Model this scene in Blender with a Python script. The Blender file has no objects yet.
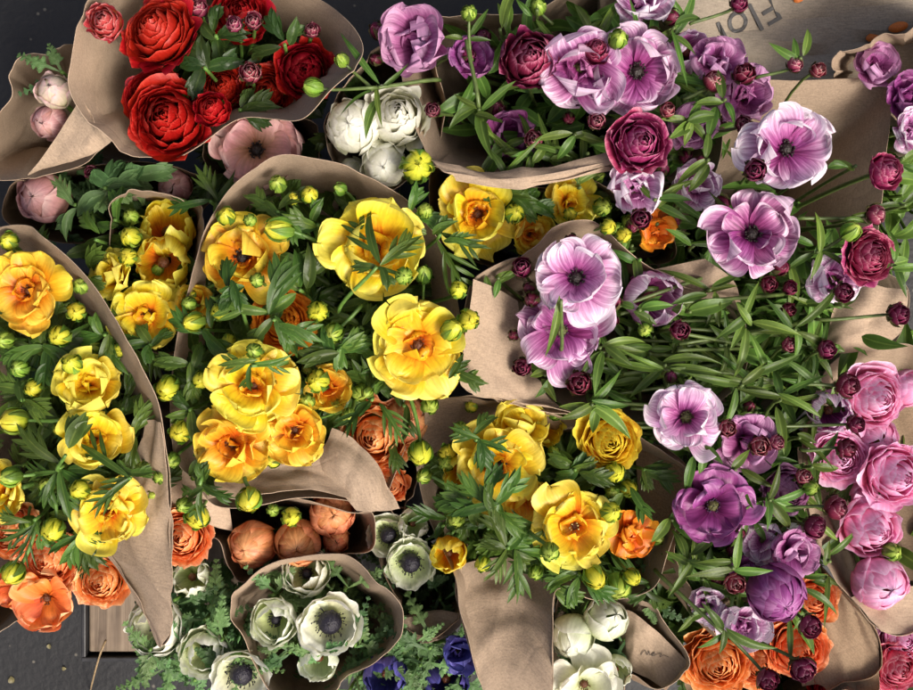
import bpy, math, random
import numpy as np
from mathutils import Vector

# ------------------------------------------------------------------ scene frame
CAM_Z = 1.05
F = 0.75 / 0.0007            # focal length in photo pixels (photo is 913 x 690)
CX, CY = 456.5, 345.0
scene = bpy.context.scene
COL = scene.collection
rng = np.random.default_rng(11)
R_ = math.radians


def at(x, y, z):
    k = (CAM_Z - z) / F
    return np.array(((x - CX) * k, (CY - y) * k, z))


def px(r, z):
    return r * (CAM_Z - z) / F


def unit(v):
    v = np.asarray(v, float)
    return v / max(1e-9, np.linalg.norm(v))


def axis(tx, ty):
    h = min(.985, math.hypot(tx, ty))
    if math.hypot(tx, ty) > .985:
        s = .985 / math.hypot(tx, ty); tx *= s; ty *= s
    return np.array((tx, -ty, math.sqrt(1 - h * h)))


def frame(N):
    N = unit(N)
    a = np.array((1., 0, 0)) if abs(N[0]) < .9 else np.array((0, 1., 0))
    X = unit(a - N * np.dot(a, N))
    return np.stack([X, np.cross(N, X), N])      # rows: local x, y, z in world


def rotz(V, a):
    c, s = math.cos(a), math.sin(a)
    return np.stack([V[:, 0] * c - V[:, 1] * s, V[:, 0] * s + V[:, 1] * c, V[:, 2]], 1)


class Sn:                                        # cheap smooth noise of two variables
    def __init__(s, f=3., n=5):
        s.k = rng.normal(0, f, (n, 2)); s.p = rng.uniform(0, 6.283, n)
    def __call__(s, u, v):
        return sum(np.sin(k[0] * u + k[1] * v + p) for k, p in zip(s.k, s.p)) / len(s.p) ** .5 / .8


# ------------------------------------------------------------------ mesh making
_faces = {}


def gfaces(nu, nv):
    if (nu, nv) not in _faces:
        _faces[nu, nv] = [(j * nu + i, j * nu + i + 1, (j + 1) * nu + i + 1, (j + 1) * nu + i)
                          for j in range(nv - 1) for i in range(nu - 1)]
    return _faces[nu, nv]


class MB:
    def __init__(s):
        s.V = []; s.U = []; s.F = []; s.M = []; s.n = 0
    def add(s, V, U, Fc, m=0):
        b = s.n
        s.V.append(V); s.U.append(U)
        s.F.extend([tuple(b + i for i in f) for f in Fc]); s.M.extend([m] * len(Fc))
        s.n += len(V)
    def build(s, name, mats, parent=None, C=None):
        V = np.concatenate(s.V); U = np.concatenate(s.U)
        loc = np.zeros(3) if C is None else np.asarray(C)
        me = bpy.data.meshes.new(name)
        me.from_pydata((V - loc).tolist(), [], s.F)
        lay = me.uv_layers.new(name='UVMap')
        li = np.empty(len(me.loops), np.int32); me.loops.foreach_get('vertex_index', li)
        lay.data.foreach_set('uv', U[li].astype(np.float32).ravel())
        me.polygons.foreach_set('use_smooth', [True] * len(me.polygons))
        if not isinstance(mats, (list, tuple)): mats = [mats]
        for m in mats: me.materials.append(m)
        if len(mats) > 1: me.polygons.foreach_set('material_index', s.M)
        me.update()
        o = bpy.data.objects.new(name, me); COL.objects.link(o)
        if parent is not None: o.parent = parent
        elif C is not None: o.location = loc
        return o


def thing(name, label, cat, loc, group=None):
    o = bpy.data.objects.new(name, None); COL.objects.link(o)
    o.location = loc; o.empty_display_size = .01
    tag(o, label, cat, group)
    return o


def tag(o, label=None, cat=None, group=None, kind=None):
    if label: o['label'] = label
    if cat: o['category'] = cat
    if group: o['group'] = group
    if kind: o['kind'] = kind
    return o


# ------------------------------------------------------------------ shapes
def petal(L, W, e0, e1, cup=.25, ruf=.05, a=.55, b=6., nu=11, nv=13, r0=.03, vmax=1., point=0., curl=1.3, fr=2.2, pleat=.02):
    """blade leaving the axis towards +x; elevation runs from e0 at the base to e1 at the tip (degrees)"""
    u = np.sin(np.linspace(-1, 1, nu) * 1.35)[None, :] / math.sin(1.35)
    v = np.sin(np.linspace(0, 1, nv) * math.pi / 2)[:, None]
    vv = np.linspace(0, 1, 60)
    prof = lambda t: (np.maximum(t, 1e-4) ** a) * np.maximum(0, 1 - t ** b) ** .5 * (1 - point * t)
    w = W * (.07 * (1 - v) + .93 * prof(v) / prof(vv).max())
    w = np.maximum(w, W * .03)
    e = np.radians(e0 + (e1 - e0) * v ** curl)
    dv = np.diff(v, axis=0)
    cum = lambda f: np.concatenate([np.zeros((1, 1)), np.cumsum((f[1:] + f[:-1]) / 2 * dv, 0)])
    r = r0 * L + L * cum(np.cos(e)); z = L * cum(np.sin(e))
    n1 = Sn(1.6); n2 = Sn(fr * .8); n3 = Sn(fr * 1.6)
    stretch = 1 + (.05 * n1(u * 1.2, v * 0) + .022 * n3(u * 2.6, v * 0)) * v ** 2
    off = cup * W * u * u * (.3 + .7 * v) + ruf * W * (n2(u * 1.1, v * 1.3) * v ** 1.2 + .9 * n3(u * 1.6, v) * np.maximum(np.abs(u), v ** 2) ** 2 * v)
    off = off + pleat * W * np.sin(u * 13 + n1(v, u) * 1.5) * v * (1 - .3 * v)
    rr = r * stretch - np.sin(e) * off
    zz = z * stretch + np.cos(e) * off
    yy = u * w * (1 + .05 * n2(v * 2, u * 0)) + 0 * r
    V = np.stack([rr + 0 * u, yy, zz + 0 * u], -1).reshape(-1, 3)
    U = np.stack([(u * .5 + .5) + 0 * v, v * vmax + 0 * u], -1).reshape(-1, 2)
    return V, U, gfaces(nu, nv)


def shell(rho, h, t0, t1, alpha, drop=18., ruf=.04, lip=.05, nu=9, nv=8, taper=0., vmax=1., z0=0.):
    """cupped petal lying on an egg of radius rho and half height h, polar angle t0 (base) to t1 (tip), degrees"""
    u = np.linspace(-1, 1, nu)[None, :]; v = np.linspace(0, 1, nv)[:, None]
    n1 = Sn(2.); n2 = Sn(4.)
    tend = t1 + drop * u * u + 5 * n1(u * 1.5, 0 * u)
    th = np.radians(t0 + (tend - t0) * v)
    al = np.radians(alpha) * u * (.55 + .45 * np.sin(np.pi * np.minimum(1, v * .75 + .1))) * (1 - taper * v ** 1.6)
    k = 1 + ruf * n2(u * 1.2, v * 1.5) * v + lip * np.maximum(0, v - .8) / .2 + .05 * np.abs(u) ** 3
    r = rho * np.sin(th) * k
    V = np.stack([r * np.cos(al), r * np.sin(al), z0 + h * np.cos(th) * (1 + .5 * ruf * n1(u, v))], -1).reshape(-1, 3)
    U = np.stack([(u * .5 + .5) + 0 * v, v * vmax + 0 * u], -1).reshape(-1, 2)
    return V, U, gfaces(nu, nv)


def place(mb, sh, M, C, az=0., m=0):
    V, U, Fc = sh
    mb.add(rotz(V, az) @ M + C, U, Fc, m)


def tube(mb, P, r0, r1, sides=6, m=0):
    P = np.asarray(P, float); n = len(P)
    T = np.gradient(P, axis=0); V = []
    ref = np.array((.3, .9, .31))
    for i in range(n):
        t = unit(T[i]); a = unit(np.cross(t, ref)); b = np.cross(t, a)
        r = r0 + (r1 - r0) * i / (n - 1)
        for k in range(sides):
            q = 2 * math.pi * k / sides
            V.append(P[i] + r * (a * math.cos(q) + b * math.sin(q)))
    Fc = [(i * sides + k, i * sides + (k + 1) % sides, (i + 1) * sides + (k + 1) % sides, (i + 1) * sides + k)
          for i in range(n - 1) for k in range(sides)]
    Fc.append(tuple(range(sides))[::-1]); Fc.append(tuple((n - 1) * sides + k for k in range(sides)))
    U = np.stack([np.tile(np.linspace(0, 1, sides), n), np.repeat(np.linspace(0, 1, n), sides)], 1)
    mb.add(np.array(V), U, Fc, m)


def bez(a, b, c, d, n=9):
    t = np.linspace(0, 1, n)[:, None]
    return (1 - t) ** 3 * a + 3 * t * (1 - t) ** 2 * b + 3 * t * t * (1 - t) * c + t ** 3 * d


def dome(mb, M, C, r, h, bump=.12, nu=14, nv=8, m=0):
    u = np.linspace(0, 2 * np.pi, nu)[None, :]; v = np.linspace(.02, 1, nv)[:, None]
    th = v * np.pi * .62
    k = 1 + bump * np.sin(u * 9 + v * 31) * np.sin(v * 23)
    k[:, -1] = k[:, 0]
    V = np.stack([r * k * np.sin(th) * np.cos(u), r * k * np.sin(th) * np.sin(u), h * k * np.cos(th) + 0 * u], -1).reshape(-1, 3)
    U = np.stack([u / 6.283 + 0 * v, v + 0 * u], -1).reshape(-1, 2)
    mb.add(V @ M + C, U, gfaces(nu, nv), m)


def blade(L, W, e0, e1, tooth=0, fold=.35, twist=0., nu=5, nv=11, side=0.):
    """leaf blade along +x, folded at its midrib, with optional teeth"""
    u = np.linspace(-1, 1, nu)[None, :]; v = np.linspace(0, 1, nv)[:, None]
    w = W * (np.sin(np.pi * np.clip(v, 0, 1) ** .8) ** .9 * .96 + .05 * (1 - v))
    if tooth: w = w * (1 + .30 * np.abs(((v * tooth) % 1) - .5) * 2 - .15)
    w = np.where(v > .995, W * .02, w)
    e = np.radians(e0 + (e1 - e0) * v); dv = 1 / (nv - 1)
    r = L * (np.cumsum(np.cos(e), 0) - np.cos(e[0])) * dv
    z = L * (np.cumsum(np.sin(e), 0) - np.sin(e[0])) * dv
    n = Sn(3.)
    off = w * (fold * np.abs(u) + .10 * n(u, v * 2))
    tw = twist * v
    y = u * w; yy = y * np.cos(tw) - off * np.sin(tw) * 0 + side * L * v * v
    V = np.stack([r - np.sin(e) * off + 0 * u, yy + 0 * r, z + np.cos(e) * off + np.sin(tw) * y], -1).reshape(-1, 3)
    U = np.stack([(u * .5 + .5) + 0 * v, v + 0 * u], -1).reshape(-1, 2)
    return V, U, gfaces(nu, nv)


def leaf_into(mb, M, C, az, L, W, e0, e1, kind):
    """kinds: narrow (one lance blade), cut (blade with two to four side lobes), fern (finely divided)"""
    if kind == 'fern':
        V, U, Fc = blade(L, W * .16, e0, e1, 0, .1, nv=7, nu=3)
        P = V.reshape(7, 3, 3)[:, 1]
        place(mb, (V, U, Fc), M, C, az)
        for i in (2, 3, 4, 5, 6):
            s = (1.15 - i / 8) * W * 1.25
            for sg in (-1, 1):
                a = sg * R_(52 - 5 * i) + rng.normal(0, .12)
                for q, (da, k) in enumerate(((0, 1.), (.55, .62), (-.55, .62))):
                    b = blade(s * k, s * .17, e0 + (e1 - e0) * i / 6 + rng.normal(8, 14), e1 - 10 + rng.normal(0, 14), 0, .3, nv=5, nu=3)
                    base = P[i] + (np.array((math.cos(a), math.sin(a), .05)) * s * .32 if q else 0)
                    place(mb, (rotz(b[0], a + da) + base, b[1], b[2]), M, C, az)
        return
    side = rng.normal(0, .17)
    tooth = 0
    place(mb, blade(L, W * (.74 if kind == 'cut' else 1.), e0, e1, tooth, .3 + rng.uniform(0, .25), rng.normal(0, .5), side=side), M, C, az)
    if kind == 'cut':
        V = blade(L, W, e0, e1)[0].reshape(11, 5, 3)[:, 2]
        for sg in (-1, 1):
            for (i, k, ang) in ((2, .62, 30), (4, .5, 28), (6, .36, 27))[rng.integers(0, 2):]:
                b = blade(L * k * rng.uniform(.8, 1.15), W * .44, e0 + (e1 - e0) * i / 10, e1 + rng.normal(0, 8), 0, .3, nv=8)
                place(mb, (rotz(b[0], sg * R_(ang)) + V[i], b[1], b[2]), M, C, az)


# ------------------------------------------------------------------ materials
def mat(name):
    m = bpy.data.materials.new(name); m.use_nodes = True
    nt = m.node_tree; nt.nodes.clear()
    out = nt.nodes.new('ShaderNodeOutputMaterial')
    return m, nt, out


def N_(nt, t, **kw):
    n = nt.nodes.new(t)
    for k, v in kw.items():
        if k[0] == '_': setattr(n, k[1:], v)
        else: n.inputs[k.replace('_', ' ')].default_value = v
    return n


def ramp(nt, stops):
    r = nt.nodes.new('ShaderNodeValToRGB'); cr = r.color_ramp
    while len(cr.elements) < len(stops): cr.elements.new(.5)
    for e, (p, c) in zip(cr.elements, stops):
        e.position = p; e.color = (*c, 1)
    return r


def petal_mat(name, stops, rough=.42, vein=.25, trans=.3, bump=.25, jit=.10, rim=0., vscale=9.):
    m, nt, out = mat(name); L = nt.links.new
    uv = nt.nodes.new('ShaderNodeUVMap'); sep = nt.nodes.new('ShaderNodeSeparateXYZ'); L(uv.outputs[0], sep.inputs[0])
    oi = nt.nodes.new('ShaderNodeObjectInfo')
    mp = N_(nt, 'ShaderNodeMapping', Scale=(vscale, .9, 1)); L(uv.outputs[0], mp.inputs[0])
    add = N_(nt, 'ShaderNodeVectorMath', _operation='ADD'); L(mp.outputs[0], add.inputs[0])
    cx = nt.nodes.new('ShaderNodeCombineXYZ')
    mul = N_(nt, 'ShaderNodeMath', _operation='MULTIPLY'); L(oi.outputs['Random'], mul.inputs[0]); mul.inputs[1].default_value = 37.
    L(mul.outputs[0], cx.inputs[2]); L(cx.outputs[0], add.inputs[1])
    no = N_(nt, 'ShaderNodeTexNoise', Scale=1.6, Detail=5., Roughness=.6); L(add.outputs[0], no.inputs['Vector'])
    # gradient along the petal, pushed about by the veins
    ma = N_(nt, 'ShaderNodeMath', _operation='MULTIPLY_ADD'); L(no.outputs[0], ma.inputs[0]); ma.inputs[1].default_value = vein * 1.3
    sub = N_(nt, 'ShaderNodeMath', _operation='SUBTRACT'); L(sep.outputs['Y'], sub.inputs[0]); sub.inputs[1].default_value = vein * .65
    L(sub.outputs[0], ma.inputs[2])
    if rim:
        ua = N_(nt, 'ShaderNodeMath', _operation='SUBTRACT'); L(sep.outputs['X'], ua.inputs[0]); ua.inputs[1].default_value = .5
        ub = N_(nt, 'ShaderNodeMath', _operation='ABSOLUTE'); L(ua.outputs[0], ub.inputs[0])
        uc = N_(nt, 'ShaderNodeMath', _operation='POWER'); L(ub.outputs[0], uc.inputs[0]); uc.inputs[1].default_value = 3.
        ud = N_(nt, 'ShaderNodeMath', _operation='MULTIPLY'); L(uc.outputs[0], ud.inputs[0]); ud.inputs[1].default_value = 8. * rim
        ue = N_(nt, 'ShaderNodeMath', _operation='MULTIPLY'); L(ud.outputs[0], ue.inputs[0]); L(sep.outputs['Y'], ue.inputs[1])
        uf = N_(nt, 'ShaderNodeMath', _operation='ADD'); L(sub.outputs[0], uf.inputs[0]); L(ue.outputs[0], uf.inputs[1]); L(uf.outputs[0], ma.inputs[2])
    rp = ramp(nt, stops); L(ma.outputs[0], rp.inputs[0])
    hsv = nt.nodes.new('ShaderNodeHueSaturation'); L(rp.outputs[0], hsv.inputs['Color'])
    mr = N_(nt, 'ShaderNodeMapRange'); L(oi.outputs['Random'], mr.inputs[0])
    mr.inputs[3].default_value = .5 - jit * .12; mr.inputs[4].default_value = .5 + jit * .12; L(mr.outputs[0], hsv.inputs['Hue'])
    mr2 = N_(nt, 'ShaderNodeMapRange'); L(no.outputs[0], mr2.inputs[0]); mr2.inputs[1].default_value = .3; mr2.inputs[2].default_value = .7
    mr2.inputs[3].default_value = 1 - vein * .6; mr2.inputs[4].default_value = 1 + vein * .45; L(mr2.outputs[0], hsv.inputs['Value'])
    # mottling in the tissue
    tc = nt.nodes.new('ShaderNodeTexCoord')
    n2 = N_(nt, 'ShaderNodeTexNoise', Scale=420., Detail=3.); L(tc.outputs['Object'], n2.inputs['Vector'])
    mx = N_(nt, 'ShaderNodeMix', _data_type='RGBA', _blend_type='MULTIPLY'); mx.inputs[0].default_value = .22
    L(hsv.outputs[0], mx.inputs[6])
    r2 = ramp(nt, [(.3, (.72, .72, .72)), (.65, (1.25, 1.25, 1.25))]); L(n2.outputs[0], r2.inputs[0]); L(r2.outputs[0], mx.inputs[7])
    bs = N_(nt, 'ShaderNodeBsdfPrincipled', Roughness=rough); bs.inputs['Specular IOR Level'].default_value = .4
    bp = N_(nt, 'ShaderNodeBump', Strength=bump, Distance=.0012)
    L(no.outputs[0], bp.inputs['Height'])
    L(mx.outputs[2], bs.inputs['Base Color']); L(bp.outputs[0], bs.inputs['Normal'])
    tr = nt.nodes.new('ShaderNodeBsdfTranslucent'); L(mx.outputs[2], tr.inputs[0])
    ms = nt.nodes.new('ShaderNodeMixShader'); ms.inputs[0].default_value = trans
    L(bs.outputs[0], ms.inputs[1]); L(tr.outputs[0], ms.inputs[2]); L(ms.outputs[0], out.inputs[0])
    return m


def leaf_mat(name, c, rib, rough=.40, trans=.30):
    m, nt, out = mat(name); L = nt.links.new
    uv = nt.nodes.new('ShaderNodeUVMap'); sep = nt.nodes.new('ShaderNodeSeparateXYZ'); L(uv.outputs[0], sep.inputs[0])
    a = N_(nt, 'ShaderNodeMath', _operation='SUBTRACT'); L(sep.outputs[0], a.inputs[0]); a.inputs[1].default_value = .5
    b = N_(nt, 'ShaderNodeMath', _operation='ABSOLUTE'); L(a.outputs[0], b.inputs[0])
    rp = ramp(nt, [(0., rib), (.09, c), (.42, tuple(x * 1.1 for x in c)), (.5, tuple(x * 1.7 for x in c))]); L(b.outputs[0], rp.inputs[0])
    oi = nt.nodes.new('ShaderNodeObjectInfo')
    tc = nt.nodes.new('ShaderNodeTexCoord')
    no = N_(nt, 'ShaderNodeTexNoise', Scale=60., Detail=4.); L(tc.outputs['Object'], no.inputs['Vector'])
    n2 = N_(nt, 'ShaderNodeTexNoise', Scale=700., Detail=2.); L(tc.outputs['Object'], n2.inputs['Vector'])
    hsv = nt.nodes.new('ShaderNodeHueSaturation'); L(rp.outputs[0], hsv.inputs['Color'])
    mr = N_(nt, 'ShaderNodeMapRange'); L(oi.outputs['Random'], mr.inputs[0]); mr.inputs[3].default_value = .455; mr.inputs[4].default_value = .50
    L(mr.outputs[0], hsv.inputs['Hue'])
    m2 = N_(nt, 'ShaderNodeMapRange'); L(no.outputs[0], m2.inputs[0]); m2.inputs[1].default_value = .3; m2.inputs[2].default_value = .7
    m2.inputs[3].default_value = .7; m2.inputs[4].default_value = 1.35
    fr = N_(nt, 'ShaderNodeMath', _operation='MULTIPLY'); L(oi.outputs['Random'], fr.inputs[0]); fr.inputs[1].default_value = 17.3
    f1 = N_(nt, 'ShaderNodeMath', _operation='FRACT'); L(fr.outputs[0], f1.inputs[0])
    f2 = N_(nt, 'ShaderNodeMath', _operation='MULTIPLY_ADD'); L(f1.outputs[0], f2.inputs[0]); f2.inputs[1].default_value = .9; f2.inputs[2].default_value = .6
    f3 = N_(nt, 'ShaderNodeMath', _operation='MULTIPLY'); L(f2.outputs[0], f3.inputs[0]); L(m2.outputs[0], f3.inputs[1]); L(f3.outputs[0], hsv.inputs['Value'])
    bs = N_(nt, 'ShaderNodeBsdfPrincipled', Roughness=rough); bs.inputs['Specular IOR Level'].default_value = .32
    bp = N_(nt, 'ShaderNodeBump', Strength=.25, Distance=.0006); L(n2.outputs[0], bp.inputs['Height'])
    L(hsv.outputs[0], bs.inputs['Base Color']); L(bp.outputs[0], bs.inputs['Normal'])
    tr = nt.nodes.new('ShaderNodeBsdfTranslucent'); L(hsv.outputs[0], tr.inputs[0])
    ms = nt.nodes.new('ShaderNodeMixShader'); ms.inputs[0].default_value = trans
    L(bs.outputs[0], ms.inputs[1]); L(tr.outputs[0], ms.inputs[2]); L(ms.outputs[0], out.inputs[0])
    return m


def paper_mat(name, c, lines=.28):
    m, nt, out = mat(name); L = nt.links.new
    tc = nt.nodes.new('ShaderNodeTexCoord'); uv = nt.nodes.new('ShaderNodeUVMap')
    f1 = N_(nt, 'ShaderNodeTexNoise', Scale=750., Detail=5., Roughness=.8); L(tc.outputs['Object'], f1.inputs['Vector'])
    mp = N_(nt, 'ShaderNodeMapping', Scale=(160, 900, 1)); L(uv.outputs[0], mp.inputs[0])
    f2 = N_(nt, 'ShaderNodeTexNoise', Scale=1., Detail=3.); L(mp.outputs[0], f2.inputs['Vector'])   # laid lines of kraft paper (UV in metres)
    f3 = N_(nt, 'ShaderNodeTexNoise', Scale=9., Detail=3.); L(tc.outputs['Object'], f3.inputs['Vector'])
    vo = N_(nt, 'ShaderNodeTexVoronoi', Scale=14., _feature='DISTANCE_TO_EDGE')
    wob = N_(nt, 'ShaderNodeMix', _data_type='VECTOR'); wob.inputs[0].default_value = .05
    nn = N_(nt, 'ShaderNodeTexNoise', Scale=12., Detail=2.); L(tc.outputs['Object'], nn.inputs['Vector'])
    L(tc.outputs['Object'], wob.inputs[4]); L(nn.outputs['Color'], wob.inputs[5]); L(wob.outputs[1], vo.inputs['Vector'])
    cr = ramp(nt, [(0., (0, 0, 0)), (.03, (1, 1, 1))]); L(vo.outputs['Distance'], cr.inputs[0])
    col = ramp(nt, [(.36, tuple(x * .58 for x in c)), (.5, c), (.62, tuple(min(1, x * 1.32) for x in c))])
    s = N_(nt, 'ShaderNodeMix', _data_type='FLOAT'); s.inputs[0].default_value = lines
    L(f1.outputs[0], s.inputs[2]); L(f2.outputs[0], s.inputs[3])
    s2 = N_(nt, 'ShaderNodeMix', _data_type='FLOAT'); s2.inputs[0].default_value = .35
    L(s.outputs[0], s2.inputs[2]); L(f3.outputs[0], s2.inputs[3])
    L(s2.outputs[0], col.inputs[0])
    bs = N_(nt, 'ShaderNodeBsdfPrincipled', Roughness=.85); bs.inputs['Specular IOR Level'].default_value = .15
    b1 = N_(nt, 'ShaderNodeBump', Strength=.4, Distance=.0006); L(s.outputs[0], b1.inputs['Height'])
    b2 = N_(nt, 'ShaderNodeBump', Strength=.14, Distance=.0012); L(cr.outputs[0], b2.inputs['Height']); L(b1.outputs[0], b2.inputs['Normal'])
    b3 = N_(nt, 'ShaderNodeBump', Strength=.45, Distance=.008); L(f3.outputs[0], b3.inputs['Height']); L(b2.outputs[0], b3.inputs['Normal'])
    L(col.outputs[0], bs.inputs['Base Color']); L(b3.outputs[0], bs.inputs['Normal'])
    tr = nt.nodes.new('ShaderNodeBsdfTranslucent'); L(col.outputs[0], tr.inputs[0])
    ms = nt.nodes.new('ShaderNodeMixShader'); ms.inputs[0].default_value = .08
    L(bs.outputs[0], ms.inputs[1]); L(tr.outputs[0], ms.inputs[2]); L(ms.outputs[0], out.inputs[0])
    return m


def plain_mat(name, c, rough=.6, var=.3, scale=300., bump=.3, dist=.001):
    m, nt, out = mat(name); L = nt.links.new
    tc = nt.nodes.new('ShaderNodeTexCoord')
    no = N_(nt, 'ShaderNodeTexNoise', Scale=scale, Detail=5.); L(tc.outputs['Object'], no.inputs['Vector'])
    rp = ramp(nt, [(.3, tuple(x * (1 - var) for x in c)), (.7, tuple(min(1, x * (1 + var)) for x in c))]); L(no.outputs[0], rp.inputs[0])
    bs = N_(nt, 'ShaderNodeBsdfPrincipled', Roughness=rough)
    bp = N_(nt, 'ShaderNodeBump', Strength=bump, Distance=dist); L(no.outputs[0], bp.inputs['Height'])
    L(rp.outputs[0], bs.inputs['Base Color']); L(bp.outputs[0], bs.inputs['Normal']); L(bs.outputs[0], out.inputs[0])
    return m


P = {
 'yellow': petal_mat('petal_yellow', [(0., (.42, .06, .01)), (.25, (.78, .22, .012)), (.47, (.86, .48, .02)), (.72, (.89, .68, .03)), (1., (.92, .82, .14))], .36, .26, .38, .3, .12, .18, 11.),
 'gold': petal_mat('petal_gold', [(0., (.38, .05, .01)), (.34, (.78, .21, .015)), (.64, (.86, .43, .02)), (1., (.90, .70, .08))], .38, .28, .38, .3, .14, .18, 11.),
 'amber': petal_mat('petal_amber', [(0., (.40, .07, .01)), (.5, (.78, .18, .012)), (1., (.84, .34, .03))], .38, .25, .28),
 'lilac': petal_mat('petal_lilac', [(0., (.06, .004, .035)), (.18, (.26, .03, .17)), (.44, (.48, .12, .36)), (.72, (.66, .35, .58)), (.93, (.80, .60, .76)), (1., (.92, .82, .90))], .40, .55, .36, .35, .12, .28, 13.),
 'orchid': petal_mat('petal_orchid', [(0., (.05, .003, .03)), (.2, (.22, .02, .13)), (.52, (.38, .08, .27)), (.82, (.56, .23, .45)), (1., (.82, .62, .76))], .40, .6, .36, .35, .14, .34, 13.),
 'mauve': petal_mat('petal_mauve', [(0., (.06, .004, .03)), (.3, (.24, .03, .16)), (.7, (.42, .12, .32)), (1., (.60, .32, .52))], .48, .5, .34, .35, .14, .3, 12.),
 'purple': petal_mat('petal_purple', [(0., (.05, .004, .03)), (.4, (.17, .018, .12)), (.8, (.33, .07, .26)), (1., (.48, .20, .42))], .42, .4, .25, .3),
 'maroon': petal_mat('petal_maroon', [(0., (.03, .002, .008)), (.6, (.13, .008, .035)), (.9, (.24, .022, .075)), (1., (.45, .13, .22))], .42, .3, .2),
 'magenta': petal_mat('petal_magenta', [(0., (.08, .004, .02)), (.6, (.30, .018, .085)), (.9, (.42, .05, .15)), (1., (.62, .22, .32))], .42, .3, .25),
 'rasp': petal_mat('petal_raspberry', [(0., (.20, .01, .03)), (.6, (.60, .05, .13)), (.92, (.72, .14, .24)), (1., (.86, .42, .50))], .42, .28, .3),
 'red': petal_mat('petal_red', [(0., (.08, .002, .002)), (.6, (.28, .003, .006)), (.92, (.40, .007, .011)), (1., (.55, .035, .03))], .40, .25, .22, .25, .05),
 'dustyred': petal_mat('petal_dusty_red', [(0., (.55, .40, .08)), (.5, (.46, .03, .03)), (.9, (.56, .08, .08)), (1., (.70, .30, .28))], .45, .3, .25),
 'pink': petal_mat('petal_pink', [(0., (.74, .10, .24)), (.5, (.90, .27, .48)), (.85, (.93, .46, .70)), (1., (.96, .70, .88))], .42, .22, .38),
 'blush': petal_mat('petal_blush', [(0., (.36, .16, .05)), (.4, (.55, .28, .20)), (.8, (.66, .34, .34)), (1., (.74, .50, .47))], .45, .3, .3),
 'cream': petal_mat('petal_pale_green_pink', [(0., (.40, .46, .12)), (.5, (.66, .60, .38)), (.9, (.74, .56, .50)), (1., (.76, .50, .52))], .45, .25, .3),
 'coral': petal_mat('petal_coral', [(0., (.62, .10, .01)), (.6, (.90, .24, .055)), (.92, (.92, .36, .13)), (1., (.94, .56, .30))], .42, .28, .32),
 'orange': petal_mat('petal_orange', [(0., (.52, .08, .01)), (.6, (.80, .20, .04)), (.92, (.86, .30, .09)), (1., (.92, .48, .24))], .42, .28, .3),
 'apricot': petal_mat('petal_apricot', [(0., (.36, .09, .02)), (.6, (.68, .21, .07)), (1., (.82, .38, .18))], .36, .4, .25),
 'white': petal_mat('petal_white', [(0., (.50, .56, .18)), (.4, (.74, .75, .50)), (.8, (.82, .82, .68)), (1., (.86, .86, .78))], .42, .14, .3),
 'green': petal_mat('petal_green_white', [(0., (.32, .42, .10)), (.4, (.60, .67, .34)), (.8, (.76, .79, .60)), (1., (.86, .87, .78))], .42, .2, .3),
 'blue': petal_mat('petal_blue', [(0., (.012, .008, .04)), (.5, (.04, .03, .17)), (1., (.14, .13, .46))], .42, .35, .25),
 'budyellow': petal_mat('bud_yellow', [(0., (.16, .30, .02)), (.5, (.44, .52, .04)), (1., (.78, .70, .06))], .34, .3, .25),
 'budgreen': petal_mat('bud_green', [(0., (.10, .22, .02)), (.6, (.26, .42, .05)), (1., (.48, .58, .10))], .38, .3, .2),
 'budmaroon': petal_mat('bud_maroon', [(0., (.05, .02, .015)), (.6, (.12, .008, .03)), (.92, (.19, .02, .06)), (1., (.42, .18, .22))], .40, .3, .15),
 'budpink': petal_mat('bud_pink', [(0., (.10, .05, .02)), (.6, (.22, .025, .06)), (.9, (.34, .07, .11)), (1., (.70, .42, .40))], .42, .3, .25),
}
LEAF = {
 'y': leaf_mat('leaf_green', (.042, .105, .017), (.10, .19, .035)),
 'p': leaf_mat('leaf_fresh_green', (.060, .135, .022), (.14, .26, .05)),
 'a': leaf_mat('leaf_ferny_green', (.070, .160, .052), (.14, .26, .10), .5),
 'd': leaf_mat('leaf_deep_green', (.026, .062, .013), (.06, .11, .025)),
}
SEPAL = leaf_mat('sepal_green', (.10, .22, .03), (.16, .30, .05), .4)
SEPAL_M = leaf_mat('sepal_bronze', (.085, .085, .03), (.13, .10, .04), .45)
STEM = plain_mat('stem_green', (.10, .20, .035), .45, .3, 200.)
STEM_P = plain_mat('stem_bronze_green', (.085, .125, .03), .45, .35, 200.)
DARKHEART = plain_mat('heart_dark', (.018, .012, .010), .5, .5, 900., .8)
INKHEART = plain_mat('heart_ink', (.006, .004, .012), .45, .5, 900., .8)
BROWNHEART = plain_mat('heart_brown', (.10, .03, .008), .5, .5, 900., .8)
OLIVEHEART = plain_mat('heart_olive', (.075, .075, .02), .5, .5, 900., .8)
POLLEN = plain_mat('anther_pale', (.42, .36, .14), .6, .3, 900.)
ANTHER_D = plain_mat('anther_plum', (.045, .012, .05), .6, .4, 900.)
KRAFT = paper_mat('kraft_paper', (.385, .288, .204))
KRAFT_SHADE = paper_mat('kraft_paper_shade', (.290, .205, .132))  # same kraft paper, darkened: shade put into the colour of dimly lit wraps and sides

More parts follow.
